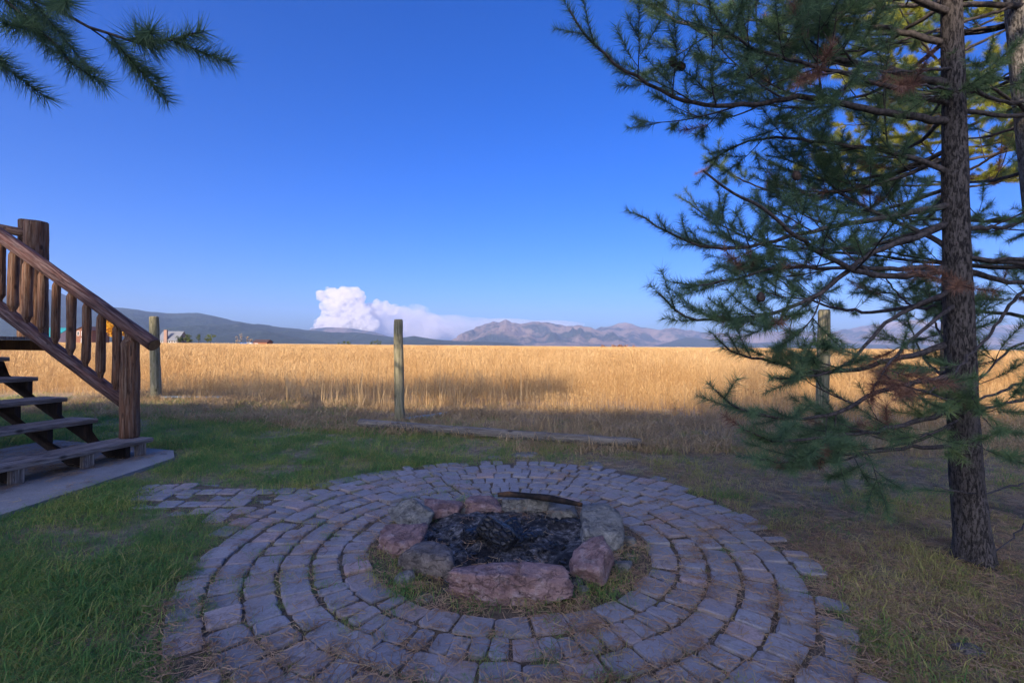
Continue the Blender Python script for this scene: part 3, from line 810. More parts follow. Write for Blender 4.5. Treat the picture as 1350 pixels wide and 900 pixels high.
def stair_rail(us, near):
    nb = ST(us + .06, .22, RISE); nt_ = P(166, 437, (nb.y)) if not near else nb + SZ * 0.93
    top = Vector((nb.x, nb.y, nt_.z))
    log_obj('newel_post', nb - SZ * .005, top, .082, .074, M['log_stain'], stairs, 71 + near, taper_ends=(.11, .62), top_only=True, n=20, m=20, rough=.08)
    # handrail from the low free end up to the deck
    d_ = (SV * RUN + SZ * RISE * 1.13).normalized()
    a_ = top + SZ * .03 - d_ * .32; b_ = a_ + d_ * 2.75
    log_obj('handrail', a_, b_, .064, .068, M['log_rail'], stairs, 73 + near, n=20, m=26, rough=.07)
    lo = nb + SZ * .33 + SV * .06
    lo2 = lo + d_ * 2.3
    log_obj('lower_rail', lo, lo2, .058, .066, M['log_rail'], stairs, 75 + near, n=18, m=22, rough=.07)
    for i in range(12):
        v = .165 + .188 * i
        s_ = v / d_.dot(SV)
        pb = lo + d_ * (s_ - .06 / d_.dot(SV)); pt = a_ + d_ * (s_ + .32)
        pb = pb - SZ * .0; pt.x, pt.y = pb.x, pb.y
        r_ = random.uniform(.036, .046)
        log_obj('baluster', pb + SZ * .03, pt + SZ * .0, r_, r_ * random.uniform(.88, 1.0), M['log_stain'], stairs, 80 + i + 20 * near, taper_ends=(.10, .5), n=14, m=18, rough=.10, bend=random.uniform(-.008, .008))
stair_rail(0.0, 0)
stair_rail(SW - .12, 1)

# deck at the top of the stairs
deck = empty('log_deck', (-6.6, 4.6, 0), 'raised plank deck with log corner posts above the stairs', 'deck')
DZ = RISE * 6 + .02
def in_deck(mb, name, mat, **k): 
    mb.v = [tuple(Vector(v) - deck.location) for v in mb.v]; return mb.build(name, mat, deck, **k)
for i in range(18):
    v0 = 2.0 + i * .146
    ub = -.05 if v0 < 2.2 else -.72
    pl = [ST(ub, v0, 0), ST(ub, v0 + .14, 0), ST(2.4, v0 + .14, 0), ST(2.4, v0, 0)]
    mb = MB(); mb.prism(pl, (0, 0, DZ - .035), (0, 0, DZ)); in_deck(mb, 'deck_board', M['tread'])
mb = MB(); mb.prism([ST(-.03, 2.03, 0), ST(-.03, 2.07, 0), ST(2.38, 2.07, 0), ST(2.38, 2.03, 0)], (0, 0, DZ - .16), (0, 0, DZ - .037)); in_deck(mb, 'fascia_board', M['house_log'])
mb = MB(); mb.prism([ST(-.70, 2.30, 0), ST(-.66, 2.30, 0), ST(-.66, 4.6, 0), ST(-.70, 4.6, 0)], (0, 0, DZ - .16), (0, 0, DZ - .037)); in_deck(mb, 'fascia_board', M['house_log'])
p0 = P(46, 470, 5.75); ptop = P(48, 292, 5.75)
log_obj('corner_post', (p0.x, p0.y, DZ - .01), (ptop.x, ptop.y, ptop.z), .115, .110, M['log_stain'], deck, 91, n=22, m=22, rough=.07)
p1 = P(34, 470, 6.02); ptop1 = P(35, 290, 6.02)
log_obj('corner_post', (p1.x, p1.y, DZ - .01), (ptop1.x, ptop1.y, ptop1.z), .085, .08, M['log_stain'], deck, 92, n=18, m=18, rough=.07)
log_obj('deck_rail', P(36, 308, 5.72), P(-60, 290, 5.95), .05, .055, M['log_stain'], deck, 93, n=16, m=10, rough=.07)
for (v, u) in ((4.5, -.55), (4.5, 2.3), (2.5, 2.3), (3.4, -.55)):
    q = ST(u, v, 0); log_obj('corner_post', q, q + SZ * (DZ - .036), .09, .085, M['log_stain'], deck, 94 + v, n=12, m=8)
# black hose under the stairs
pts = [ST(1.25 + .12 * math.cos(a_), .42 + .16 * math.sin(a_), .05 + .10 * math.sin(a_ * .5)) for a_ in np.linspace(0, 6.0, 22)]
mb = MB().tube(pts, [.013] * 22, 8)
tag(mb.build('hose', M['rubber'], smooth=True), 'black hose coiled under the lowest stair treads', 'hose')

# ------------------------------------------------------------------ pines
class Pine:
    def __init__(s, base): s.base = Vector(base); s.sh = []; s.br = []
    def add_branch(s, pts, r0, dens=1.0, leaf_from=.25, bare_tip=0.0, sec=.55, dead=0.04, up=.55, maxsec=.6, spread=1.0):
        pts = [Vector(p) for p in pts]
        # resample
        seg = [0.0]
        for a, b in zip(pts, pts[1:]): seg.append(seg[-1] + (b - a).length)
        L = seg[-1]; n = max(6, int(L / .06))
        A = np.array([p[:] for p in pts])
        ss = np.linspace(0, L, n)
        Q = np.stack([np.interp(ss, seg, A[:, k]) for k in range(3)], 1)
        for _ in range(2): Q[1:-1] = (Q[:-2] + 2 * Q[1:-1] + Q[2:]) / 4
        Q[1:-1] += rng.normal(0, .004, Q[1:-1].shape)
        Q = [Vector(q) for q in Q]
        mb = MB()
        rad = [r0 * (1 - .82 * (i / (n - 1)) ** .8) + .0015 for i in range(n)]
        rad = [r_ * .68 for r_ in rad]
        mb.tube(Q, rad, 7)
        if bare_tip <= 0: s.shoots(Q, .24, dead, dens)
        step_ = .108 / dens
        pos = leaf_from * L; side = 1
        while pos < L * (1 - bare_tip) - .05:
            i = min(n - 2, int(pos / L * (n - 1)))
            p = Q[i]; tg = (Q[i + 1] - Q[max(i - 1, 0)]).normalized()
            lat = tg.cross(Vector((0, 0, 1)))
            if lat.length < .1: lat = Vector((1, 0, 0))
            lat.normalize(); upv = lat.cross(tg)
            ang = random.uniform(.6, 1.15) * spread
            roll = random.gauss(0, .55)
            d_ = tg * math.cos(ang) + (lat * side * math.cos(roll) + upv * math.sin(roll)) * math.sin(ang)
            l_ = min(maxsec, (sec * (L - pos) + .12) * random.uniform(.55, 1.1))
            s.twig(mb, p, d_, l_, max(.0028, rad[i] * .42), up, dead, dens, 1)
            side = -side if random.random() < .85 else side
            pos += step_ * random.uniform(.6, 1.4)
        s.br.append(mb)
    def twig(s, mb, p, d_, l_, r_, up, dead, dens, lvl):
        n = max(4, int(l_ / .045)); Q = [p.copy()]; d_ = d_.normalized(); st = l_ / (n - 1)
        w1 = Vector(rng.normal(0, .06, 3))
        for i in range(n - 1):
            d_ = (d_ + Vector((0, 0, up * st * 2.2)) + w1 * .3 + Vector(rng.normal(0, .05, 3))).normalized()
            Q.append(Q[-1] + d_ * st)
        mb.tube(Q, [max(.0012, r_ * (1 - .75 * i / (n - 1))) for i in range(n)], 5 if lvl == 1 else 4, False)
        s.shoots(Q, .17 if lvl == 1 else .14, dead, dens)
        if l_ > .2 and lvl < 3:
            k = .2 * l_; sd_ = 1
            while k < l_ - .05:
                i = min(n - 2, int(k / l_ * (n - 1))); tg = (Q[i + 1] - Q[i]).normalized()
                lat = tg.cross(Vector((random.gauss(0, .5), random.gauss(0, .5), 1))).normalized()
                ang = random.uniform(.5, 1.0)
                s.twig(mb, Q[i], tg * math.cos(ang) + lat * sd_ * math.sin(ang), min(.26, (.5 * (l_ - k) + .06) * random.uniform(.7, 1.1)), r_ * .6, up * 1.3, dead, dens, lvl + 1)
                sd_ = -sd_; k += .092 / dens * random.uniform(.7, 1.3)
    def shoots(s, Q, cover, dead, dens):
        seg = [(b - a).length for a, b in zip(Q, Q[1:])]; L = sum(seg)
        kind = 1 if random.random() < dead else 0
        k = max(0, L - cover * random.uniform(.7, 1.25)); 
        while k < L + .005:
            acc = 0; i = 0
            while i < len(seg) - 1 and acc + seg[i] < k: acc += seg[i]; i += 1
            f = min(1, (k - acc) / max(seg[i], 1e-6))
            p = Q[i].lerp(Q[i + 1], f); d_ = (Q[i + 1] - Q[i]).normalized()
            s.sh.append((p, d_, random.uniform(.8, 1.15), kind)); k += .05
    def foliage(s, per, width, length, mat, mat_dead):
        n = len(s.sh)
        T = []
        for _ in range(6):
            u = rng.uniform(0, .055, per); ph = rng.uniform(0, 2 * math.pi, per); ti = rng.uniform(.5, 1.4, per)
            ln = rng.uniform(.75, 1.1, per) * length
            d_ = np.stack([np.sin(ti) * np.cos(ph), np.sin(ti) * np.sin(ph), np.cos(ti)], 1)
            b = np.stack([u * 0, u * 0, u], 1)
            side = np.cross(d_, rng.normal(0, 1, (per, 3))); side /= np.linalg.norm(side, axis=1)[:, None]
            tip = b + d_ * ln[:, None]; bend = rng.normal(0, .003, (per, 3))
            T.append(np.stack([b - side * width / 2, b + side * width / 2, tip + bend], 1).reshape(-1, 3))
        pos = np.array([x[0][:] for x in s.sh]); dr = np.array([x[1][:] for x in s.sh]); scl = np.array([x[2] for x in s.sh]); kd = np.array([x[3] for x in s.sh])
        ref = np.where(np.abs(dr[:, 2:3]) < .9, np.array([[0, 0, 1.0]]), np.array([[1.0, 0, 0]]))
        X = np.cross(ref, dr); X /= np.linalg.norm(X, axis=1)[:, None]; Y = np.cross(dr, X)
        a_ = rng.uniform(0, 6.28, n)[:, None]
        X2 = X * np.cos(a_) + Y * np.sin(a_); Y2 = -X * np.sin(a_) + Y * np.cos(a_)
        out = []; mi = []
        tid = rng.integers(0, 6, n)
        for k in range(6):
            ix = np.where(tid == k)[0]
            if len(ix) == 0: continue
            W = T[k]
            pts = pos[ix][:, None, :] + scl[ix][:, None, None] * (W[None, :, 0:1] * X2[ix][:, None, :] + W[None, :, 1:2] * Y2[ix][:, None, :] + W[None, :, 2:3] * dr[ix][:, None, :])
            out.append(pts.reshape(-1, 3)); mi.append(np.repeat(kd[ix], per))
        V = np.concatenate(out) - np.array(s.base[:])
        F = np.arange(len(V)).reshape(-1, 3)
        return mesh_np('foliage', V, F, [mat, mat_dead], False, np.concatenate(mi))
    def finish(s, root, per=85, width=.0023, length=.055, mat=None, dead=None, twig=None):
        for mb in s.br:
            mb.v = [(x - s.base.x, y - s.base.y, z - s.base.z) for x, y, z in mb.v]
            mb.build('branch', twig or M['twig'], root, smooth=True)
        me = s.foliage(per, width, length, mat or M['needle'], dead or M['needle_dead'])
        tag(obj('foliage', me, root), kind='stuff')
def trunk_mesh(pts, rad, base, mat, n=26, sub=7, flare=True, knots=True, seed=0):
    A = np.array([p[:] for p in pts]); tt = np.linspace(0, len(pts) - 1, (len(pts) - 1) * sub + 1)
    Q = np.stack([np.interp(tt, range(len(pts)), A[:, k]) for k in range(3)], 1)
    rr_ = np.interp(tt, range(len(pts)), rad)
    V = []; F = []
    for i, (q, r_) in enumerate(zip(Q, rr_)):
        for k in range(n):
            a_ = 2 * math.pi * k / n
            d_ = mnoise.fractal(Vector((math.cos(a_) * 2.2, math.sin(a_) * 2.2, q[2] * 3.5 + seed)), .8, 2.1, 5) * .07 + .03 * mnoise.noise(Vector((math.cos(a_) * 9, math.sin(a_) * 9, q[2] * 16)))
            fl = 0
            if flare: fl = .28 * math.exp(-q[2] / .09) * (.6 + .5 * math.sin(3 * a_ + 1) )
            r2 = r_ * (1 + d_ + fl)
            V.append((q[0] + r2 * math.cos(a_) - base.x, q[1] + r2 * math.sin(a_) - base.y, q[2] - base.z))
    m = len(Q)
    for i in range(m - 1):
        for k in range(n):
            F.append((i*n + k, i*n + (k+1) % n, (i+1)*n + (k+1) % n, (i+1)*n + k))
    F.append(tuple((m-1)*n + k for k in range(n)))
    return mesh_np('trunk', V, F, mat, True)

# --- the big pine by the patio
TB = G(1285, 742)
D0 = TB.y
tr_px = [(1288, 752, 58), (1282, 700, 52), (1275, 640, 48), (1270, 560, 45), (1266, 460, 43), (1262, 360, 41), (1260, 260, 38), (1258, 150, 34), (1254, 0, 30), (1250, -180, 25), (1246, -420, 18), (1242, -700, 9), (1240, -850, 3)]
tp = [P(a, b, D0 + .0) for a, b, _ in tr_px]; tp[0] = Vector((tp[0].x, tp[0].y, -.04))
trd = [c_ / 2 / FPX * D0 * .74 for _, _, c_ in tr_px]
TBASE = Vector((tp[0].x, tp[0].y, 0))
pine = empty('pine_tree', TBASE, 'big shaded pine with grey trunk and brown tipped needles beside the patio', 'tree', 'pines around the yard')
obj('trunk', trunk_mesh(tp, trd, TBASE, M['bark']), pine)
pn = Pine(TBASE)
def pb(pts, d_end, r0=.024, d_start=None, **k):
    """branch whose run was measured in the photo; depth goes from the trunk out to d_end."""
    n = len(pts); ds = (d_start or D0)
    pn.add_branch([P(x, y, ds + (d_end - ds) * (i / (n - 1))) for i, (x, y) in enumerate(pts)], r0, **k)
pb([(1256, 162), (1165, 148), (1060, 127), (985, 139), (905, 137), (860, 113), (815, 88), (775, 52), (750, 12)], 2.15, .030, leaf_from=.3)
pb([(1252, 112), (1100, 78), (997, 52), (925, 43), (885, 24), (845, 0), (800, -30)], 2.55, .030, leaf_from=.25)
pb([(1255, 140), (1130, 100), (1040, 80), (985, 62), (955, 40), (930, -5)], 1.95, .022, leaf_from=.35)
pb([(1256, 230), (1180, 200), (1100, 190), (1020, 180), (970, 190), (930, 215)], 2.8, .022, leaf_from=.2)
pb([(1246, 296), (1182, 320), (1131, 345), (1080, 389), (1047, 404), (996, 419), (940, 424), (894, 417), (868, 386)], 2.2, .026, leaf_from=.42, spread=.8)
pb([(1248, 357), (1157, 366), (1093, 343), (1070, 325), (1042, 307), (1004, 271), (965, 256), (927, 225)], 2.0, .028, leaf_from=.3, bare_tip=.42, dens=.7)
pb([(1252, 270), (1150, 290), (1100, 298), (1047, 310), (1000, 322), (950, 330), (900, 318), (870, 300), (838, 282)], 2.6, .026, leaf_from=.35)
pb([(1250, 352), (1150, 355), (1075, 352), (1040, 350), (985, 361), (955, 372), (915, 378), (888, 372)], 2.35, .02, leaf_from=.4)
pb([(1245, 455), (1180, 475), (1130, 488), (1060, 493), (1027, 479), (996, 471), (957, 466), (942, 443)], 2.25, .024, leaf_from=.42, sec=.35)
pb([(1250, 385), (1172, 420), (1125, 474), (1091, 492), (1052, 500), (1020, 498)], 2.05, .018, leaf_from=.55, sec=.4)
pb([(1256, 495), (1157, 515), (1115, 540), (1079, 551), (1037, 552), (993, 545), (960, 534), (943, 514)], 2.15, .022, leaf_from=.4, sec=.32)
pb([(1268, 540), (1200, 557), (1159, 568), (1115, 571), (1060, 582), (1010, 580), (980, 566)], 2.1, .02, leaf_from=.4, sec=.4)
pb([(1268, 585), (1180, 592), (1120, 598), (1070, 602), (1030, 612), (1002, 606)], 2.0, .017, leaf_from=.35, sec=.45)
pb([(1270, 560), (1190, 585), (1130, 600), (1080, 612), (1040, 615)], 2.3, .014, leaf_from=.3, sec=.5)
pb([(1275, 358), (1320, 370), (1350, 376), (1450, 360)], 2.6, .024, leaf_from=.5)
pb([(1275, 300), (1330, 300), (1420, 270)], 2.9, .02, leaf_from=.25)
pb([(1258, 60), (1180, 40), (1090, 20), (1020, -20), (960, -60)], 2.9, .026, leaf_from=.2)
pb([(1255, 20), (1150, -30), (1050, -60), (950, -110)], 2.2, .028, leaf_from=.2)
pb([(1262, 400), (1220, 430), (1180, 470), (1165, 490), (1150, 520)], 1.95, .016, leaf_from=.5, dead=.55, sec=.3)
pb([(1262, 200), (1200, 230), (1130, 250), (1070, 255), (1030, 240)], 2.9, .02, leaf_from=.2)
pb([(1262, 330), (1200, 300), (1120, 265), (1060, 215), (1010, 205)], 3.05, .02, leaf_from=.25)
pb([(1260, 120), (1215, 112), (1190, 112)], 1.95, .012, leaf_from=.7, dead=1.0, sec=.1)
pb([(1262, 90), (1180, 95), (1090, 95), (1058, 105)], 2.0, .012, leaf_from=.75, dead=1.0, sec=.1)
pb([(1264, 370), (1262, 372), (1260, 380)], 2.2, .01, leaf_from=.5, dead=1.0)
# the rest of the crown, whorl by whorl
def trunk_at(z):
    for a, b in zip(tp, tp[1:]):
        if a.z <= z <= b.z: return a.lerp(b, (z - a.z) / (b.z - a.z))
    return tp[-1]
z = .62
while z < 6.6:
    inview = z < 3.0
    for k in range(2 if inview else 4):
        az = random.uniform(0, 2 * math.pi)
        if inview:
            az = random.choice([random.uniform(-.9, 1.0), random.uniform(.6, 2.3), random.uniform(.9, 2.3)])   # right and away; the left side is laid out above
            if z < 1.2 and az > 1.2: continue
        L = min(1.75, .35 * (7.2 - z)) * random.uniform(.6, 1.0)
        b0 = trunk_at(z); pts = [b0]
        for i in range(1, 7):
            f = i / 6
            pts.append(b0 + Vector((math.cos(az) * L * f, math.sin(az) * L * f, L * (.12 * f + .22 * f * f - .12 * math.sin(f * 3)))))
        pn.add_branch(pts, .009 + .006 * L, dens=.7 if inview else .5, leaf_from=.35, sec=.5, dead=.08)
    z += .19 if inview else .42
for i, (px, py, dd) in enumerate(((898, 88, 2.2), (888, 82, 2.22), (1050, 232, 2.3), (1003, 392, 2.15))):
    cv_, cf_ = ico(3)
    sp_ = np.array([1 + .16 * math.sin(9 * math.atan2(p_[1], p_[0]) + 14 * p_[2]) for p_ in cv_])
    W_ = cv_ * sp_[:, None] * np.array((.017, .017, .024))
    obj('pine_cone', mesh_np('pine_cone', W_, cf_, M['cone'], True), pine, P(px, py, dd) - TBASE, (random.uniform(-.6, .6), random.uniform(-.6, .6), 0))
pn.finish(pine, per=74, width=.0021, length=.056)

# --- second pine, pale trunk at the right
b2 = Vector((3.40, 2.95, 0))
t2 = [Vector((3.40, 2.95, -.04)), Vector((3.30, 2.94, .8)), Vector((3.2, 2.93, 1.7)), Vector((3.09, 2.92, 2.6)), Vector((3.01, 2.92, 3.4)), Vector((2.95, 2.95, 5.0)), Vector((2.92, 2.95, 6.8))]
pine2 = empty('pine_tree', b2, 'pale barked leaning pine right beside the big shaded pine', 'tree', 'pines around the yard')
obj('trunk', trunk_mesh(t2, [.085, .075, .066, .058, .052, .036, .008], b2, M['bark_pale'], seed=4), pine2)
pn = Pine(b2)
pb([(1345, 8), (1243, 4), (1163, 11), (1110, 19), (1030, 21)], 2.3, .026, 2.9, leaf_from=.45)
pb([(1345, 5), (1250, 36), (1150, 66), (1090, 70), (1060, 50), (1045, 20)], 2.2, .014, 2.9, leaf_from=.6, dens=.6)
pb([(1360, 150), (1310, 115), (1250, 125), (1190, 135)], 2.3, .016, 2.9, leaf_from=.4)
pb([(1368, 370), (1335, 395), (1300, 447), (1260, 490), (1225, 518)], 2.05, .016, 2.9, leaf_from=.75, bare_tip=.1, dens=.6)
pb([(1378, 495), (1340, 508), (1290, 527), (1250, 527), (1200, 510), (1162, 492)], 2.0, .013, 2.9, leaf_from=.7, bare_tip=.1, dens=.5, dead=.4)
pb([(1380, 520), (1330, 530), (1280, 545), (1230, 570), (1180, 580)], 2.15, .014, 2.9, leaf_from=.4, dens=.8)
pb([(1375, 440), (1330, 460), (1290, 500), (1250, 540)], 2.3, .012, 2.9, leaf_from=.45, dens=.8)
pb([(1390, 620), (1340, 640), (1290, 652), (1230, 640)], 2.25, .01, 2.9, leaf_from=.8, bare_tip=.15, dens=.4)
pb([(1398, 640), (1350, 690), (1330, 715), (1290, 738), (1262, 737)], 2.3, .008, 2.9, leaf_from=.9, bare_tip=.5, dens=.2)
z = 1.3
while z < 6.4:
    for k in range(4):
        az = random.uniform(0, 6.283)
        if z < 3.2: az = random.uniform(-1.2, 2.6)
        L = min(1.5, .33 * (7 - z)) * random.uniform(.6, 1.0); f0 = min(1, z / 6.8)
        b0 = Vector((3.40 - .55 * f0 ** .9, 2.95, z))
        pts = [b0 + Vector((math.cos(az) * L * f, math.sin(az) * L * f, L * (.1 * f + .2 * f * f))) for f in np.linspace(0, 1, 6)]
        pn.add_branch(pts, .010 + .007 * L, dens=.6, leaf_from=.3)
    z += .3
pn.finish(pine2, per=70, width=.0024)

# --- sunlit pine further back
def back_pine(base, H, crown0, rad, label, mat, per, width, length, nb, dens):
    b_ = Vector(base)
    r_ = empty('pine_tree', b_, label, 'tree', 'pines around the yard')
    tpts = [b_ + Vector((0, 0, -.05)), b_ + Vector((.03, .02, H * .35)), b_ + Vector((-.03, .03, H * .7)), b_ + Vector((0, 0, H))]
    obj('trunk', trunk_mesh(tpts, [.16, .12, .07, .01], b_, M['bark'], n=16, seed=9), r_)
    q = Pine(b_)
    for i in range(nb):
        z_ = crown0 + (H - crown0) * (i / nb) ** 1.1; az = i * 2.4 + random.uniform(-.4, .4)
        L = rad * (1 - .75 * ((z_ - crown0) / (H - crown0))) * random.uniform(.65, 1.05)
        b0 = b_ + Vector((0, 0, z_))
        pts = [b0 + Vector((math.cos(az) * L * f, math.sin(az) * L * f, L * (.05 * f + .2 * f * f))) for f in np.linspace(0, 1, 7)]
        q.add_branch(pts, .018 + .01 * L, dens=dens, leaf_from=.3, sec=.5, maxsec=.8, dead=.0)
    q.finish(r_, per, width, length, mat)
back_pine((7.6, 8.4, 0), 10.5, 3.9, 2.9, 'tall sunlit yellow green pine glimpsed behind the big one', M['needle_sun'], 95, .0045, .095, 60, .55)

# --- pine whose branch reaches in at the upper left
b4 = Vector((-3.0, 0.75, 0))
pine4 = empty('pine_tree', b4, 'dark pine left of the view with one bough in the sky', 'tree', 'pines around the yard')
t4 = [b4 + Vector((0, 0, -.05)), b4 + Vector((.02, 0, 1.2)), b4 + Vector((0, .02, 2.6)), b4 + Vector((.02, 0, 4.2)), b4 + Vector((0, 0, 6.5))]
obj('trunk', trunk_mesh(t4, [.12, .10, .085, .06, .01], b4, M['bark'], seed=12), pine4)
pn = Pine(b4)
def bough(pts, d0, d1, r0, **k):
    n = len(pts); q = [P(x, y, d0 + (d1 - d0) * i / (n - 1)) for i, (x, y) in enumerate(pts)]
    pn.add_branch([b4 + Vector((.05, .02, q[0].z - .25))] + q, r0, **k)
bough([(-250, -110), (-60, -45), (20, -10), (62, 6), (105, 28), (150, 52), (190, 58), (225, 58), (258, 44)], 1.35, 1.38, .016, leaf_from=.55, sec=.22, dens=1.6, maxsec=.16, up=.05, dead=0)
bough([(-220, -60), (-50, -30), (20, 5), (45, 35), (70, 60), (100, 85), (120, 100)], 1.35, 1.36, .012, leaf_from=.68, sec=.2, dens=.9, maxsec=.12, up=.0, dead=0)
bough([(-240, 20), (-120, 40), (-60, 55), (-25, 70), (6, 82)], 1.35, 1.34, .01, leaf_from=.65, sec=.2, dens=.8, maxsec=.1, up=.05, dead=0)
for i in range(14):
    z_ = 3.0 + i * .24; az = random.uniform(1.4, 5.0); L = 1.2 * (1 - (z_ - 3) / 4.2)
    pts = [b4 + Vector((math.cos(az) * L * f, math.sin(az) * L * f, z_ + L * .2 * f * f)) for f in np.linspace(0, 1, 6)]
    pn.add_branch(pts, .014, dens=.5, leaf_from=.3)
pn.finish(pine4, per=150, width=.0019, length=.066)

# ------------------------------------------------------------------ grass (scattered by geometry nodes)
def blades(n, spread, h0, h1, wd, lean, mat, name, seg=2, head=False, flat_=0.0):
    V = []; F = []
    for _ in range(n):
        r_ = spread * math.sqrt(random.random()); a_ = random.uniform(0, 6.283)
        x, y = r_ * math.cos(a_), r_ * math.sin(a_)
        h_ = random.uniform(h0, h1); az = random.uniform(0, 6.283); ln = abs(random.gauss(0, lean)) + flat_
        sx_, sy_ = -math.sin(az), math.cos(az); fa = random.uniform(-.7, .7)
        sx_, sy_ = sx_ * math.cos(fa) - sy_ * math.sin(fa), sx_ * math.sin(fa) + sy_ * math.cos(fa)
        b = len(V); px_, py_, pz_ = x, y, -.004; an = ln * .35
        for s_ in range(seg + 1):
            w_ = wd * (1 - .85 * (s_ / seg) ** 1.4) / 2
            V += [(px_ - sx_ * w_, py_ - sy_ * w_, pz_), (px_ + sx_ * w_, py_ + sy_ * w_, pz_)]
            st = h_ / seg
            px_ += math.sin(an) * math.cos(az) * st; py_ += math.sin(an) * math.sin(az) * st; pz_ += math.cos(an) * st
            an = min(an + ln * .9, 2.0)
        for s_ in range(seg):
            F.append((b + 2*s_, b + 2*s_ + 1, b + 2*s_ + 3, b + 2*s_ + 2))
        if head:
            q = V[-1]; hb = len(V); hw = wd * 1.9; hl = h_ * random.uniform(.07, .15)
            dx, dy = math.cos(az) * .3, math.sin(az) * .3
            V += [(q[0] - sx_*hw/2, q[1] - sy_*hw/2, q[2] - hl*.4), (q[0] + sx_*hw/2, q[1] + sy_*hw/2, q[2] - hl*.4), (q[0] + dx*hl, q[1] + dy*hl, q[2] + hl*.6), (q[0] - dx*.1, q[1], q[2] - hl)]
            F += [(hb, hb+1, hb+2), (hb+3, hb+1, hb)]
    me = bpy.data.meshes.new(name); me.from_pydata(V, [], F); me.update(); me.materials.append(mat)
    return bpy.data.objects.new(name, me)
def scatter(name, label, pts, rotz, scl, idx, sources, tilt=None):
    col = bpy.data.collections.new(name + '_source')
    for i, s_ in enumerate(sources):
        s_.name = '%s_variant_%02d' % (name, i); col.objects.link(s_)
    n = len(pts)
    me = bpy.data.meshes.new(name)
    me.vertices.add(n); me.vertices.foreach_set('co', np.asarray(pts, np.float32).ravel())
    ro = np.zeros((n, 3), np.float32); ro[:, 2] = rotz
    if tilt is not None: ro[:, :2] = tilt
    a = me.attributes.new('rot', 'FLOAT_VECTOR', 'POINT'); a.data.foreach_set('vector', ro.ravel())
    a = me.attributes.new('scl', 'FLOAT_VECTOR', 'POINT'); s3 = np.asarray(scl, np.float32)
    if s3.ndim == 1: s3 = np.repeat(s3[:, None], 3, 1)
    a.data.foreach_set('vector', s3.astype(np.float32).ravel())
    a = me.attributes.new('idx', 'INT', 'POINT'); a.data.foreach_set('value', np.asarray(idx, np.int32))
    o = obj(name, me)
    ng = bpy.data.node_groups.new(name, 'GeometryNodeTree')
    ng.interface.new_socket('Geometry', in_out='INPUT', socket_type='NodeSocketGeometry')
    ng.interface.new_socket('Geometry', in_out='OUTPUT', socket_type='NodeSocketGeometry')
    N = ng.nodes; gi = N.new('NodeGroupInput'); go = N.new('NodeGroupOutput')
    ci = N.new('GeometryNodeCollectionInfo'); ci.inputs['Collection'].default_value = col
    ci.inputs['Separate Children'].default_value = True; ci.inputs['Reset Children'].default_value = True
    ip = N.new('GeometryNodeInstanceOnPoints'); ip.inputs['Pick Instance'].default_value = True
    def na(nm, ty):
        x = N.new('GeometryNodeInputNamedAttribute'); x.data_type = ty; x.inputs['Name'].default_value = nm; return x.outputs['Attribute']
    ng.links.new(gi.outputs[0], ip.inputs['Points']); ng.links.new(ci.outputs[0], ip.inputs['Instance'])
    ng.links.new(na('rot', 'FLOAT_VECTOR'), ip.inputs['Rotation']); ng.links.new(na('scl', 'FLOAT_VECTOR'), ip.inputs['Scale']); ng.links.new(na('idx', 'INT'), ip.inputs['Instance Index'])
    ng.links.new(ip.outputs[0], go.inputs[0])
    md = o.modifiers.new('scatter', 'NODES'); md.node_group = ng
    return tag(o, label, None, None, 'stuff')
def nz(x, y, f, s_=0.0): return mnoise.fractal(Vector((x * f, y * f, s_)), .9, 2, 3)

pol = lambda P_, x, y: inside(P_, x, y)
def near_poly(P_, x, y, e): return any(inside(P_, x + dx, y + dy) for dx, dy in ((e, 0), (-e, 0), (0, e), (0, -e)))
pts = []; idx = []; scl = []
NG, NO, NS = 4, 4, 4
tot = 0
while tot < 40000:
    tot += 1
    # density highest where the lawn is seen from close by
    y = 1.3 + (10.5 - 1.3) * random.random() ** 1.25
    x = random.uniform(-1, 1) * (1.12 * y + .35)
    if y > f_edge(x) + 1.0: continue
    on_pave = pol(PATIO, x, y) or pol(PATH, x, y)
    if pol(PAD, x, y): continue
    # wear and dryness
    left = 1 / (1 + math.exp((x + .1 * y - .35) * 1.6))          # lush left, dry right
    far = max(0, min(1, (y - (6.3 if x > -2.5 else 8.6)) / 1.2))
    dn = nz(x, y, 1.1, 2)
    green = left * (1 - far) * 1.1 + .4 * dn + .25 * nz(x, y, 3.5, 12)
    keep = (.95 * left + .75 * (1 - left)) * (1 - .75 * far)
    if nz(x, y, 1.7, 9) < -.22 + .25 * (1 - left): keep *= .45
    h = random.uniform(.7, 1.25) * (1 + .6 * nz(x, y, 1.6, 5))
    if on_pave:
        rr_ = math.hypot(x - PC.x, y - PC.y)
        edge = (not near_poly(PATIO, x, y, .0)) or not all(inside(PATIO, x + dx, y + dy) or inside(PATH, x + dx, y + dy) for dx, dy in ((.09, 0), (-.09, 0), (0, .09), (0, -.09)))
        if .56 < rr_ < .76 and y > 1.8: keep *= .55; h *= .8
        elif rr_ < .58: continue
        else:
            k = (rr_ - .745) / .139; joint = abs(k - round(k)) < .13
            keep *= .85 if edge else ((.75 if nz(x, y, 2.2, 31) > .05 else .3) if joint else .02)
            h *= .55
            if pol(PATH, x, y): keep *= .42
    h *= .8 + .2 * left
    if x > .6: keep *= .95
    if random.random() > keep: continue
    u = random.random()
    if u < green * .66: i_ = random.randrange(NG)
    elif u < green + (1 - green) * (.5 if not on_pave else .3): i_ = NG + random.randrange(NO)
    else: i_ = NG + NO + random.randrange(NS); h *= .9
    if pol(PATIO, x, y): z_ = .012
    else: z_ = 0
    pts.append((x, y, z_)); idx.append(i_); scl.append(h * (1.0 if y < 5 else 1.15))
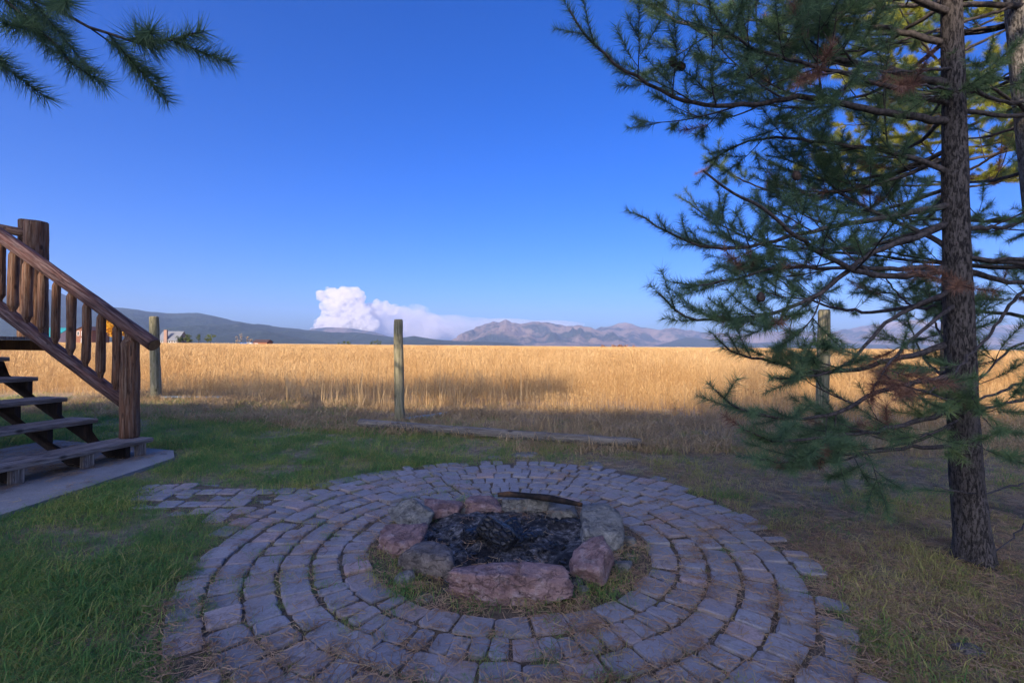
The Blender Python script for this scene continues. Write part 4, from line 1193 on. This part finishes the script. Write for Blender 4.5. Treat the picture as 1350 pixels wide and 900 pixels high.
src = [blades(20, .075, .05, .13, .0032, .7, M['grass_green'], 'g', 3, False, .75) for _ in range(NG)] + \
      [blades(14, .07, .04, .12, .0032, .7, M['grass_olive'], 'o', 3, False, .6) for _ in range(NO)] + \
      [blades(15, .075, .05, .13, .0026, .8, M['grass_straw'], 's', 3, False, 1.1) for _ in range(NS)]
scatter('lawn_grass', 'short lawn grass, lush green by the stairs and dry near the pine', pts, rng.uniform(0, 6.28, len(pts)), scl, idx, src)

# fallen needles and straw
def litter_patch(n, spread, ln, mat):
    V = []; F = []
    for _ in range(n):
        r_ = spread * abs(random.gauss(0, .55)); a_ = random.uniform(0, 6.283); az = random.uniform(0, 6.283)
        x, y, z_ = r_ * math.cos(a_), r_ * math.sin(a_), random.uniform(.001, .012)
        l_ = ln * random.uniform(.6, 1.2); w_ = .0010; cu = random.uniform(-.5, .5)
        b = len(V); q = (x, y, z_)
        for s_ in range(3):
            aa = az + cu * s_
            V += [(q[0] - math.sin(aa) * w_, q[1] + math.cos(aa) * w_, q[2]), (q[0] + math.sin(aa) * w_, q[1] - math.cos(aa) * w_, q[2] + .001)]
            q = (q[0] + math.cos(aa) * l_ / 2, q[1] + math.sin(aa) * l_ / 2, max(.001, q[2] + random.uniform(-.006, .006)))
        F += [(b, b+1, b+3, b+2), (b+2, b+3, b+5, b+4)]
    me = bpy.data.meshes.new('litter'); me.from_pydata(V, [], F); me.update(); me.materials.append(mat)
    return bpy.data.objects.new('litter', me)
pts = []; idx = []; scl = []
for _ in range(15000):
    y = 1.35 + 4.6 * random.random() ** 1.6; x = random.uniform(-1, 1) * (1.12 * y + .2)
    rr_ = math.hypot(x - PC.x, y - PC.y)
    pr = .10
    if pol(PAD, x, y): pr = .9 if x < -3.52 - .2 * (4.67 - y) + .2 else .05
    if pol(PATIO, x, y):
        k = (rr_ - .745) / .139; joint = abs(k - round(k)) < .16
        pr = (1.0 if joint else .09) * (1.0 if (x > .2 or y < 1.85) else .6)
        if y > 3.2: pr *= .5
        if .55 < rr_ < .78: pr = .7
        if rr_ < .55: pr = .10
    elif x > .7: pr = 1.0 if y < 3.4 else .5
    if nz(x, y, 2.6, 4) < -.05: pr *= .35
    if random.random() > pr: continue
    z_ = .021 if (pol(PATIO, x, y) or pol(PATH, x, y)) else .008
    if rr_ < .55: z_ = .07
    if pol(PAD, x, y): z_ = .033
    pts.append((x, y, z_)); idx.append(random.randrange(5)); scl.append(random.uniform(.7, 1.25))
src = [litter_patch(15, .075, .045, M['litter']) for _ in range(4)] + [litter_patch(9, .15, .06, M['grass_straw'])]
scatter('needle_litter', 'fallen brown pine needles over the pavers and ground', pts, rng.uniform(0, 6.28, len(pts)), scl, idx, src)

# meadow: dry grass standing from the lawn edge into the valley
pts = []; idx = []; scl = []
def put(x, y, i_, s_): pts.append((x, y, -.01)); idx.append(i_); scl.append(s_)
y = 6.3
while y < 62:
    stp = .42 if y < 14 else (.62 if y < 28 else .95)
    xm = 1.16 * y + 2; x = -xm
    while x < xm:
        jx, jy = x + random.uniform(-.5, .5) * stp, y + random.uniform(-.5, .5) * stp
        e = jy - f_edge(jx) - .5 * nz(jx, jy, .5, 3)
        if e > 0:
            g_ = min(1, .42 + e * .10) * (1 + .3 * nz(jx, jy, .25, 1) + .25 * nz(jx, jy, .9, 6)) * random.uniform(.75, 1.15)
            k = stp / .42
            put(jx, jy, random.randrange(5), (k, k, g_))
        elif e > -2.2 and random.random() < .16 * (1 + e / 2.2):
            put(jx, jy, 5 + random.randrange(3), (1, 1, random.uniform(.5, 1)))
        x += stp
    y += stp
while y < 255:
    stp = 2.6; xm = 1.14 * y + 3; x = -xm
    while x < xm:
        put(x + random.uniform(-1.3, 1.3), y + random.uniform(-1.3, 1.3), 8 + random.randrange(3), (1, 1, random.uniform(.7, 1.15) * (1 + .45 * nz(x, y, .04, 1))))
        x += stp
    y += stp
src = [blades(70, .36, .30, .72, .0048, .26, M['wheat'], 'w', 2, True) for _ in range(5)] + \
      [blades(12, .25, .15, .5, .006, .7, M['wheat'], 'v', 3) for _ in range(3)] + \
      [blades(150, 1.9, .5, .78, .035, .2, M['wheat'], 'f', 1) for _ in range(3)]
scatter('meadow_grass', 'tall golden dry meadow grass filling the valley floor', pts, rng.uniform(0, 6.28, len(pts)), scl, idx, src)

# straw and clods in the trampled strip at the lawn edge
pts = []; idx = []; scl = []
for _ in range(6500):
    x = random.uniform(-8, 9); y = f_edge(x) + random.uniform(-2.6 if x < 0 else -3.4, .5)
    if y < 5.0: continue
    if nz(x, y, .9, 7) < -.12 and random.random() < .6: continue
    pts.append((x, y, .004)); idx.append(random.randrange(4)); scl.append(random.uniform(.8, 1.7))
src = [blades(16, .10, .08, .2, .0055, 1.3, M['grass_straw'], 't', 3, False, .6) for _ in range(4)]
scatter('straw', 'flattened pale straw along the edge of the meadow', pts, rng.uniform(0, 6.28, len(pts)), scl, idx, src)

# pale tall broken stalks near the lone post
pts = []; idx = []; scl = []
for _ in range(90):
    px = random.gauss(545, 70) if random.random() < .7 else random.uniform(380, 760)
    q = G(px, random.uniform(524, 541)); pts.append((q.x, q.y, 0)); idx.append(random.randrange(3)); scl.append(random.uniform(.7, 1.2))
src = [blades(5, .12, .35, .75, .011, .35, M['grass_straw'], 'k', 3) for _ in range(3)]
scatter('dry_stalks', 'pale broken dry stalks standing behind the lone fence post', pts, rng.uniform(0, 6.28, len(pts)), scl, idx, src)

# ------------------------------------------------------------------ far ranch houses, trees, vehicles
def far_tree(px, base, top, wpx, D, label, mat, cat='tree', group='trees on the far pasture', n=260, trunk=.25):
    b_ = P(px, base, D); b_.z = 0; H = (base - top) / FPX * D; wd = wpx / FPX * D
    r_ = empty('tree', b_, label, cat, group)
    MB().tube([(0, 0, -.1), (.05, 0, H * .4), (0, 0, H * .9)], [H * .03, H * .022, H * .006], 7).build('trunk', M['bark'], r_)
    nV = []; k = 0
    cl = [(rng.normal(0, .22) * wd, rng.normal(0, .22) * wd, H * (trunk + (1 - trunk) * rng.uniform(.15, .9)), rng.uniform(.16, .3)) for _ in range(9)]
    for _ in range(n):
        cx, cy, cz, cr = cl[rng.integers(0, 9)]
        d_ = rng.normal(0, 1, 3); d_ /= np.linalg.norm(d_); d_ *= rng.uniform(.4, 1) ** .5
        c_ = np.array((cx, cy, cz)) + d_ * np.array((wd, wd, H * .6)) * cr
        c_[2] = min(max(c_[2], H * trunk), H)
        s_ = wd * .085
        q = rng.normal(0, s_, (3, 3)); nV.append(c_ + q)
    V = np.concatenate(nV); obj('crown', mesh_np('crown', V, np.arange(len(V)).reshape(-1, 3), mat), r_)
    return r_
def far_house(px0, px1, base, eave, ridge, D, depth, wall, roof, label, name, wins=(), gable_front=False, chimney=None):
    a = P(px0, base, D); b = P(px1, base, D); W = b.x - a.x; He = (base - eave) / FPX * D; Hr = (base - ridge) / FPX * D
    r_ = empty(name, (a.x, D, 0), label, 'house' if name != 'barn' else 'barn')
    mb = MB()
    if gable_front:
        mb.prism([(0, 0, 0), (W, 0, 0), (W, 0, He), (W / 2, 0, Hr), (0, 0, He)], (0, 0, 0), (0, depth, 0)); mb.build('wall', wall, r_)
        o_ = .5; k = .25
        mb = MB(); mb.prism([(-o_, 0, He - o_ * (Hr - He) / (W/2) + .04), (W/2, 0, Hr + .04), (W/2, 0, Hr + k), (-o_, 0, He - o_ * (Hr - He)/(W/2) + k)], (0, -.5, 0), (0, depth + .5, 0)); mb.build('roof', roof, r_)
        mb = MB(); mb.prism([(W/2 + .003, 0, Hr + .04), (W + o_, 0, He - o_ * (Hr - He)/(W/2) + .04), (W + o_, 0, He - o_ * (Hr - He)/(W/2) + k), (W/2 + .003, 0, Hr + k)], (0, -.5, 0), (0, depth + .5, 0)); rf = mb.build('roof', roof, r_)
    else:
        mb.prism([(0, 0, 0), (0, depth, 0), (0, depth, He), (0, depth/2, Hr), (0, 0, He)], (W, 0, 0), (0, 0, 0)); mb.build('wall', wall, r_)
        o_ = .5; sl = (Hr - He) / (depth / 2)
        for sgn, y0 in ((1, 0), (-1, depth)):
            mb = MB(); mb.prism([(0, y0 - sgn * o_, He - o_ * sl + .04), (0, depth/2 - sgn * .003, Hr + .04), (0, depth/2 - sgn * .003, Hr + .25), (0, y0 - sgn * o_, He - o_ * sl + .25)], (-.4, 0, 0), (W + .4, 0, 0)); mb.build('roof', roof, r_)
    k = D / FPX
    for (wx, wy, ww, wh) in wins:
        x = (wx - px0) * k; z_ = (base - wy) * k
        f = MB().box((x, -.08, z_), (x + ww * k, .06, z_ + wh * k)).build('window', M['white'], r_)
        t_ = .16 * ww * k
        MB().box((x + t_, -.12, z_ + t_), (x + ww * k - t_, -.09, z_ + wh * k - t_)).build('pane', M['glass'], f)
    if chimney:
        cx, ct, cw = chimney; x = (cx - px0) * k
        MB().box((x, -.7, 0), (x + cw * k, .2, (base - ct) * k)).build('chimney', M['brick'], r_)
    return r_
far_house(99, 121, 447, 429, 424, 205, 9, M['brown_wall'], M['brown_roof'], 'brown two storey house with white windows seen through the balusters', 'ranch_house', [(107, 436, 4, 6), (107, 445, 4, 6), (115, 436, 3, 6), (115, 445, 3, 6), (101.5, 436, 3.2, 6)], True)
far_house(40, 73, 448, 438, 427, 200, 12, M['white'], M['teal'], 'white building with a teal metal roof behind the stair posts', 'ranch_house', [(46, 446, 3, 5), (54, 446, 3, 5), (66, 446, 3, 6)])
far_house(208, 234, 449, 443, 432, 255, 9, M['tan_wall'], M['grey_roof'], 'grey roofed ranch house with brick chimney past the handrail', 'ranch_house', [(212, 447, 3, 3), (222, 447, 3, 3), (229, 447, 3, 3)], False, (217, 430, 4))
far_house(334, 352, 452, 448.3, 445.5, 300, 7, M['barn'], M['brown_roof'], 'small red brown barn alone on the far pasture', 'barn', [(336, 451.5, 4, 1.6)])
far_tree(149, 447, 417, 24, 190, 'yellow and orange autumn tree behind the stair newel', M['autumn'], n=700)
far_tree(88, 448, 430, 10, 210, 'small orange autumn tree beside the brown house', M['autumn'], n=300)
far_tree(70, 448, 428, 9, 230, 'dull green tree behind the teal roof', M['far_leaf'])
far_tree(238, 450, 437, 9, 240, 'round green tree next to the grey roofed house', M['far_leaf'])
far_tree(246, 450, 436, 10, 240, 'brighter round tree second from the grey roofed house', M['far_leaf'])
far_tree(261.5, 451, 437, 6, 250, 'slim upright tree third from the grey roofed house', M['far_leaf'])
far_tree(277.5, 451, 438, 9, 250, 'forked green tree fourth from the grey roofed house', M['far_leaf'])
for px, top, lb in ((312, 440, 'bare brown poplar farthest from the barn'), (318, 437, 'tallest bare poplar left of the blue car'), (326, 440, 'bare poplar rising between the two parked cars'), (331, 443, 'shortest bare poplar nearest the small barn')):
    far_tree(px, 451, top, 5, 320, lb, M['grass_straw'], 'tree', 'bare poplars by the far barn', 60, .3)
for px, top, w_, lb in ((446, 449.5, 3, 'tiniest bush of the trio on the far pasture'), (454, 447.5, 5, 'middle bush of the trio on the far pasture'), (459.5, 447, 6, 'largest bush of the trio on the far pasture')):
    far_tree(px, 453, top, w_, 330, lb, M['far_leaf'], 'tree', 'trio of bushes on the far pasture', 140, .1)
for px, top, w_, lb in ((490, 447, 4, 'green tree at the row end away from the fence post'), (494, 446.5, 4, 'second green tree of the row, beside the tallest'), (498, 446, 4, 'tallest green tree of the row on the far pasture'), (502, 447, 4, 'green tree at the row end closest to the fence post')):
    far_tree(px, 454, top, w_, 310, lb, M['far_leaf'], 'tree', 'row of trees by the fence post', 160, .12)
for i, (px, w_) in enumerate(((820, 14), (808, 8), (795, 7), (835, 6))):
    far_tree(px, 463.4, 459.6, w_, 300, 'low russet shrub clump out in the meadow', M['needle_dead'], 'shrub', 'russet shrubs in the meadow', 140, .05)
def car(px, base, D, mat, label):
    b_ = P(px, base, D); r_ = empty('parked_car', (b_.x, D, 0), label, 'car', 'cars parked by the far barn')
    MB().prism([(-2.2, 0, .35), (2.2, 0, .35), (2.25, 0, .85), (1.2, 0, .95), (.7, 0, 1.5), (-1.1, 0, 1.5), (-1.7, 0, .98), (-2.2, 0, .9)], (0, -.85, 0), (0, .85, 0)).build('body', mat, r_)
    for sy in (-.88, .70):
        for sx_ in (-1.35, 1.35):
            mb = MB().tube([(sx_, sy, .34), (sx_, sy + .18, .34)], [.34, .34], 14); mb.build('wheel', M['rubber'], r_)
    MB().prism([(-1.0, 0, 1.0), (.95, 0, 1.0), (.6, 0, 1.42), (-.95, 0, 1.42)], (0, -.87, 0), (0, -.853, 0)).build('window', M['glass'], r_)
car(322, 452, 290, M['blue_car'], 'blue car parked left of the small barn')
car(329, 452, 292, M['white'], 'white car parked between the blue car and the barn')

# ------------------------------------------------------------------ unseen building added behind the camera to shade the yard
LY = -30.0
shade_caster = empty('added_shade_lodge', (-14.6, LY, 0), 'unseen log building with a raised roof, added behind the viewpoint to shade the yard', 'house')
X0, X1, DP = -9.4, 9.4, 9.0
EZ = (8.0 - LY) / 2.015                          # eave height: its shade ends at the meadow edge
mb = MB(); k = 0.0
while k < EZ - .6:
    mb.tube([(X0, -.6, k + .13), (X1, -.6, k + .13)], [.15, .15], 8); k += .26
mb.build('log_wall', M['house_log'], shade_caster)
MB().box((X0 + .1, -DP, 0), (X1 - .1, -.72, EZ - .5)).build('wall', M['house_log'], shade_caster)
rz_ = EZ + DP / 2 * math.tan(R(17))
MB().prism([(0, 0, EZ - .18), (0, 0, EZ), (0, -DP / 2, rz_), (0, -DP / 2, rz_ - .18)], (X0 - .4, 0, 0), (X1 + .2, 0, 0)).build('roof', M['brown_roof'], shade_caster)
MB().prism([(0, -DP / 2 - .003, rz_ - .18), (0, -DP / 2 - .003, rz_), (0, -DP, EZ), (0, -DP, EZ - .18)], (X0 - .4, 0, 0), (X1 + .2, 0, 0)).build('roof', M['brown_roof'], shade_caster)
for wx in (-8, -4.5, 1.5, 5, 7.6):
    for wz in (1.0, 4.2, 7.4, 10.6, 13.8):
        f = MB().box((wx, -.47, wz), (wx + 1.2, -.40, wz + 1.5)).build('window', M['white'], shade_caster)
        MB().box((wx + .1, -.395, wz + .1), (wx + 1.1, -.38, wz + 1.4)).build('pane', M['glass'], f)
f = MB().box((-.9, -.47, 0), (.1, -.40, 2.1)).build('door', M['log_stain'], shade_caster)
MB().box((-.02, -.39, 1.0), (.03, -.34, 1.1)).build('handle', M['dark'], f)
# second roof on posts, added to cast a shadow band across the meadow
LX0, LX1 = -9.4, -0.6
lz0, lz1 = (10.3 - LY + 4.5) / 2.015, (12.1 - LY + 4.5) / 2.015
MB().prism([(0, -3.6, lz0), (0, -4.5, lz1), (0, -5.4, lz0)], (LX0, 0, 0), (LX1, 0, 0)).build('shade_band_roof', M['brown_roof'], shade_caster)
for px_ in (LX0 + .2, LX0 + 3.0, LX0 + 5.8, LX1 - .2):
    MB().tube([(px_, -4.5, rz_ - .1), (px_, -4.5, lz0 + .05)], [.12, .12], 8).build('post', M['house_log'], shade_caster)

# ------------------------------------------------------------------ valley haze
hz = MB().box((-15500, -950, -1.2), (15500, 9900, 700)).build('haze', None)
hm = m_smoke('valley_haze', (0.42, 0.60, 1.0), 0.00007, 0.0)
hz.data.materials.clear(); hz.data.materials.append(hm)
tag(hz, 'pale blue haze filling the valley air', None, None, 'stuff')
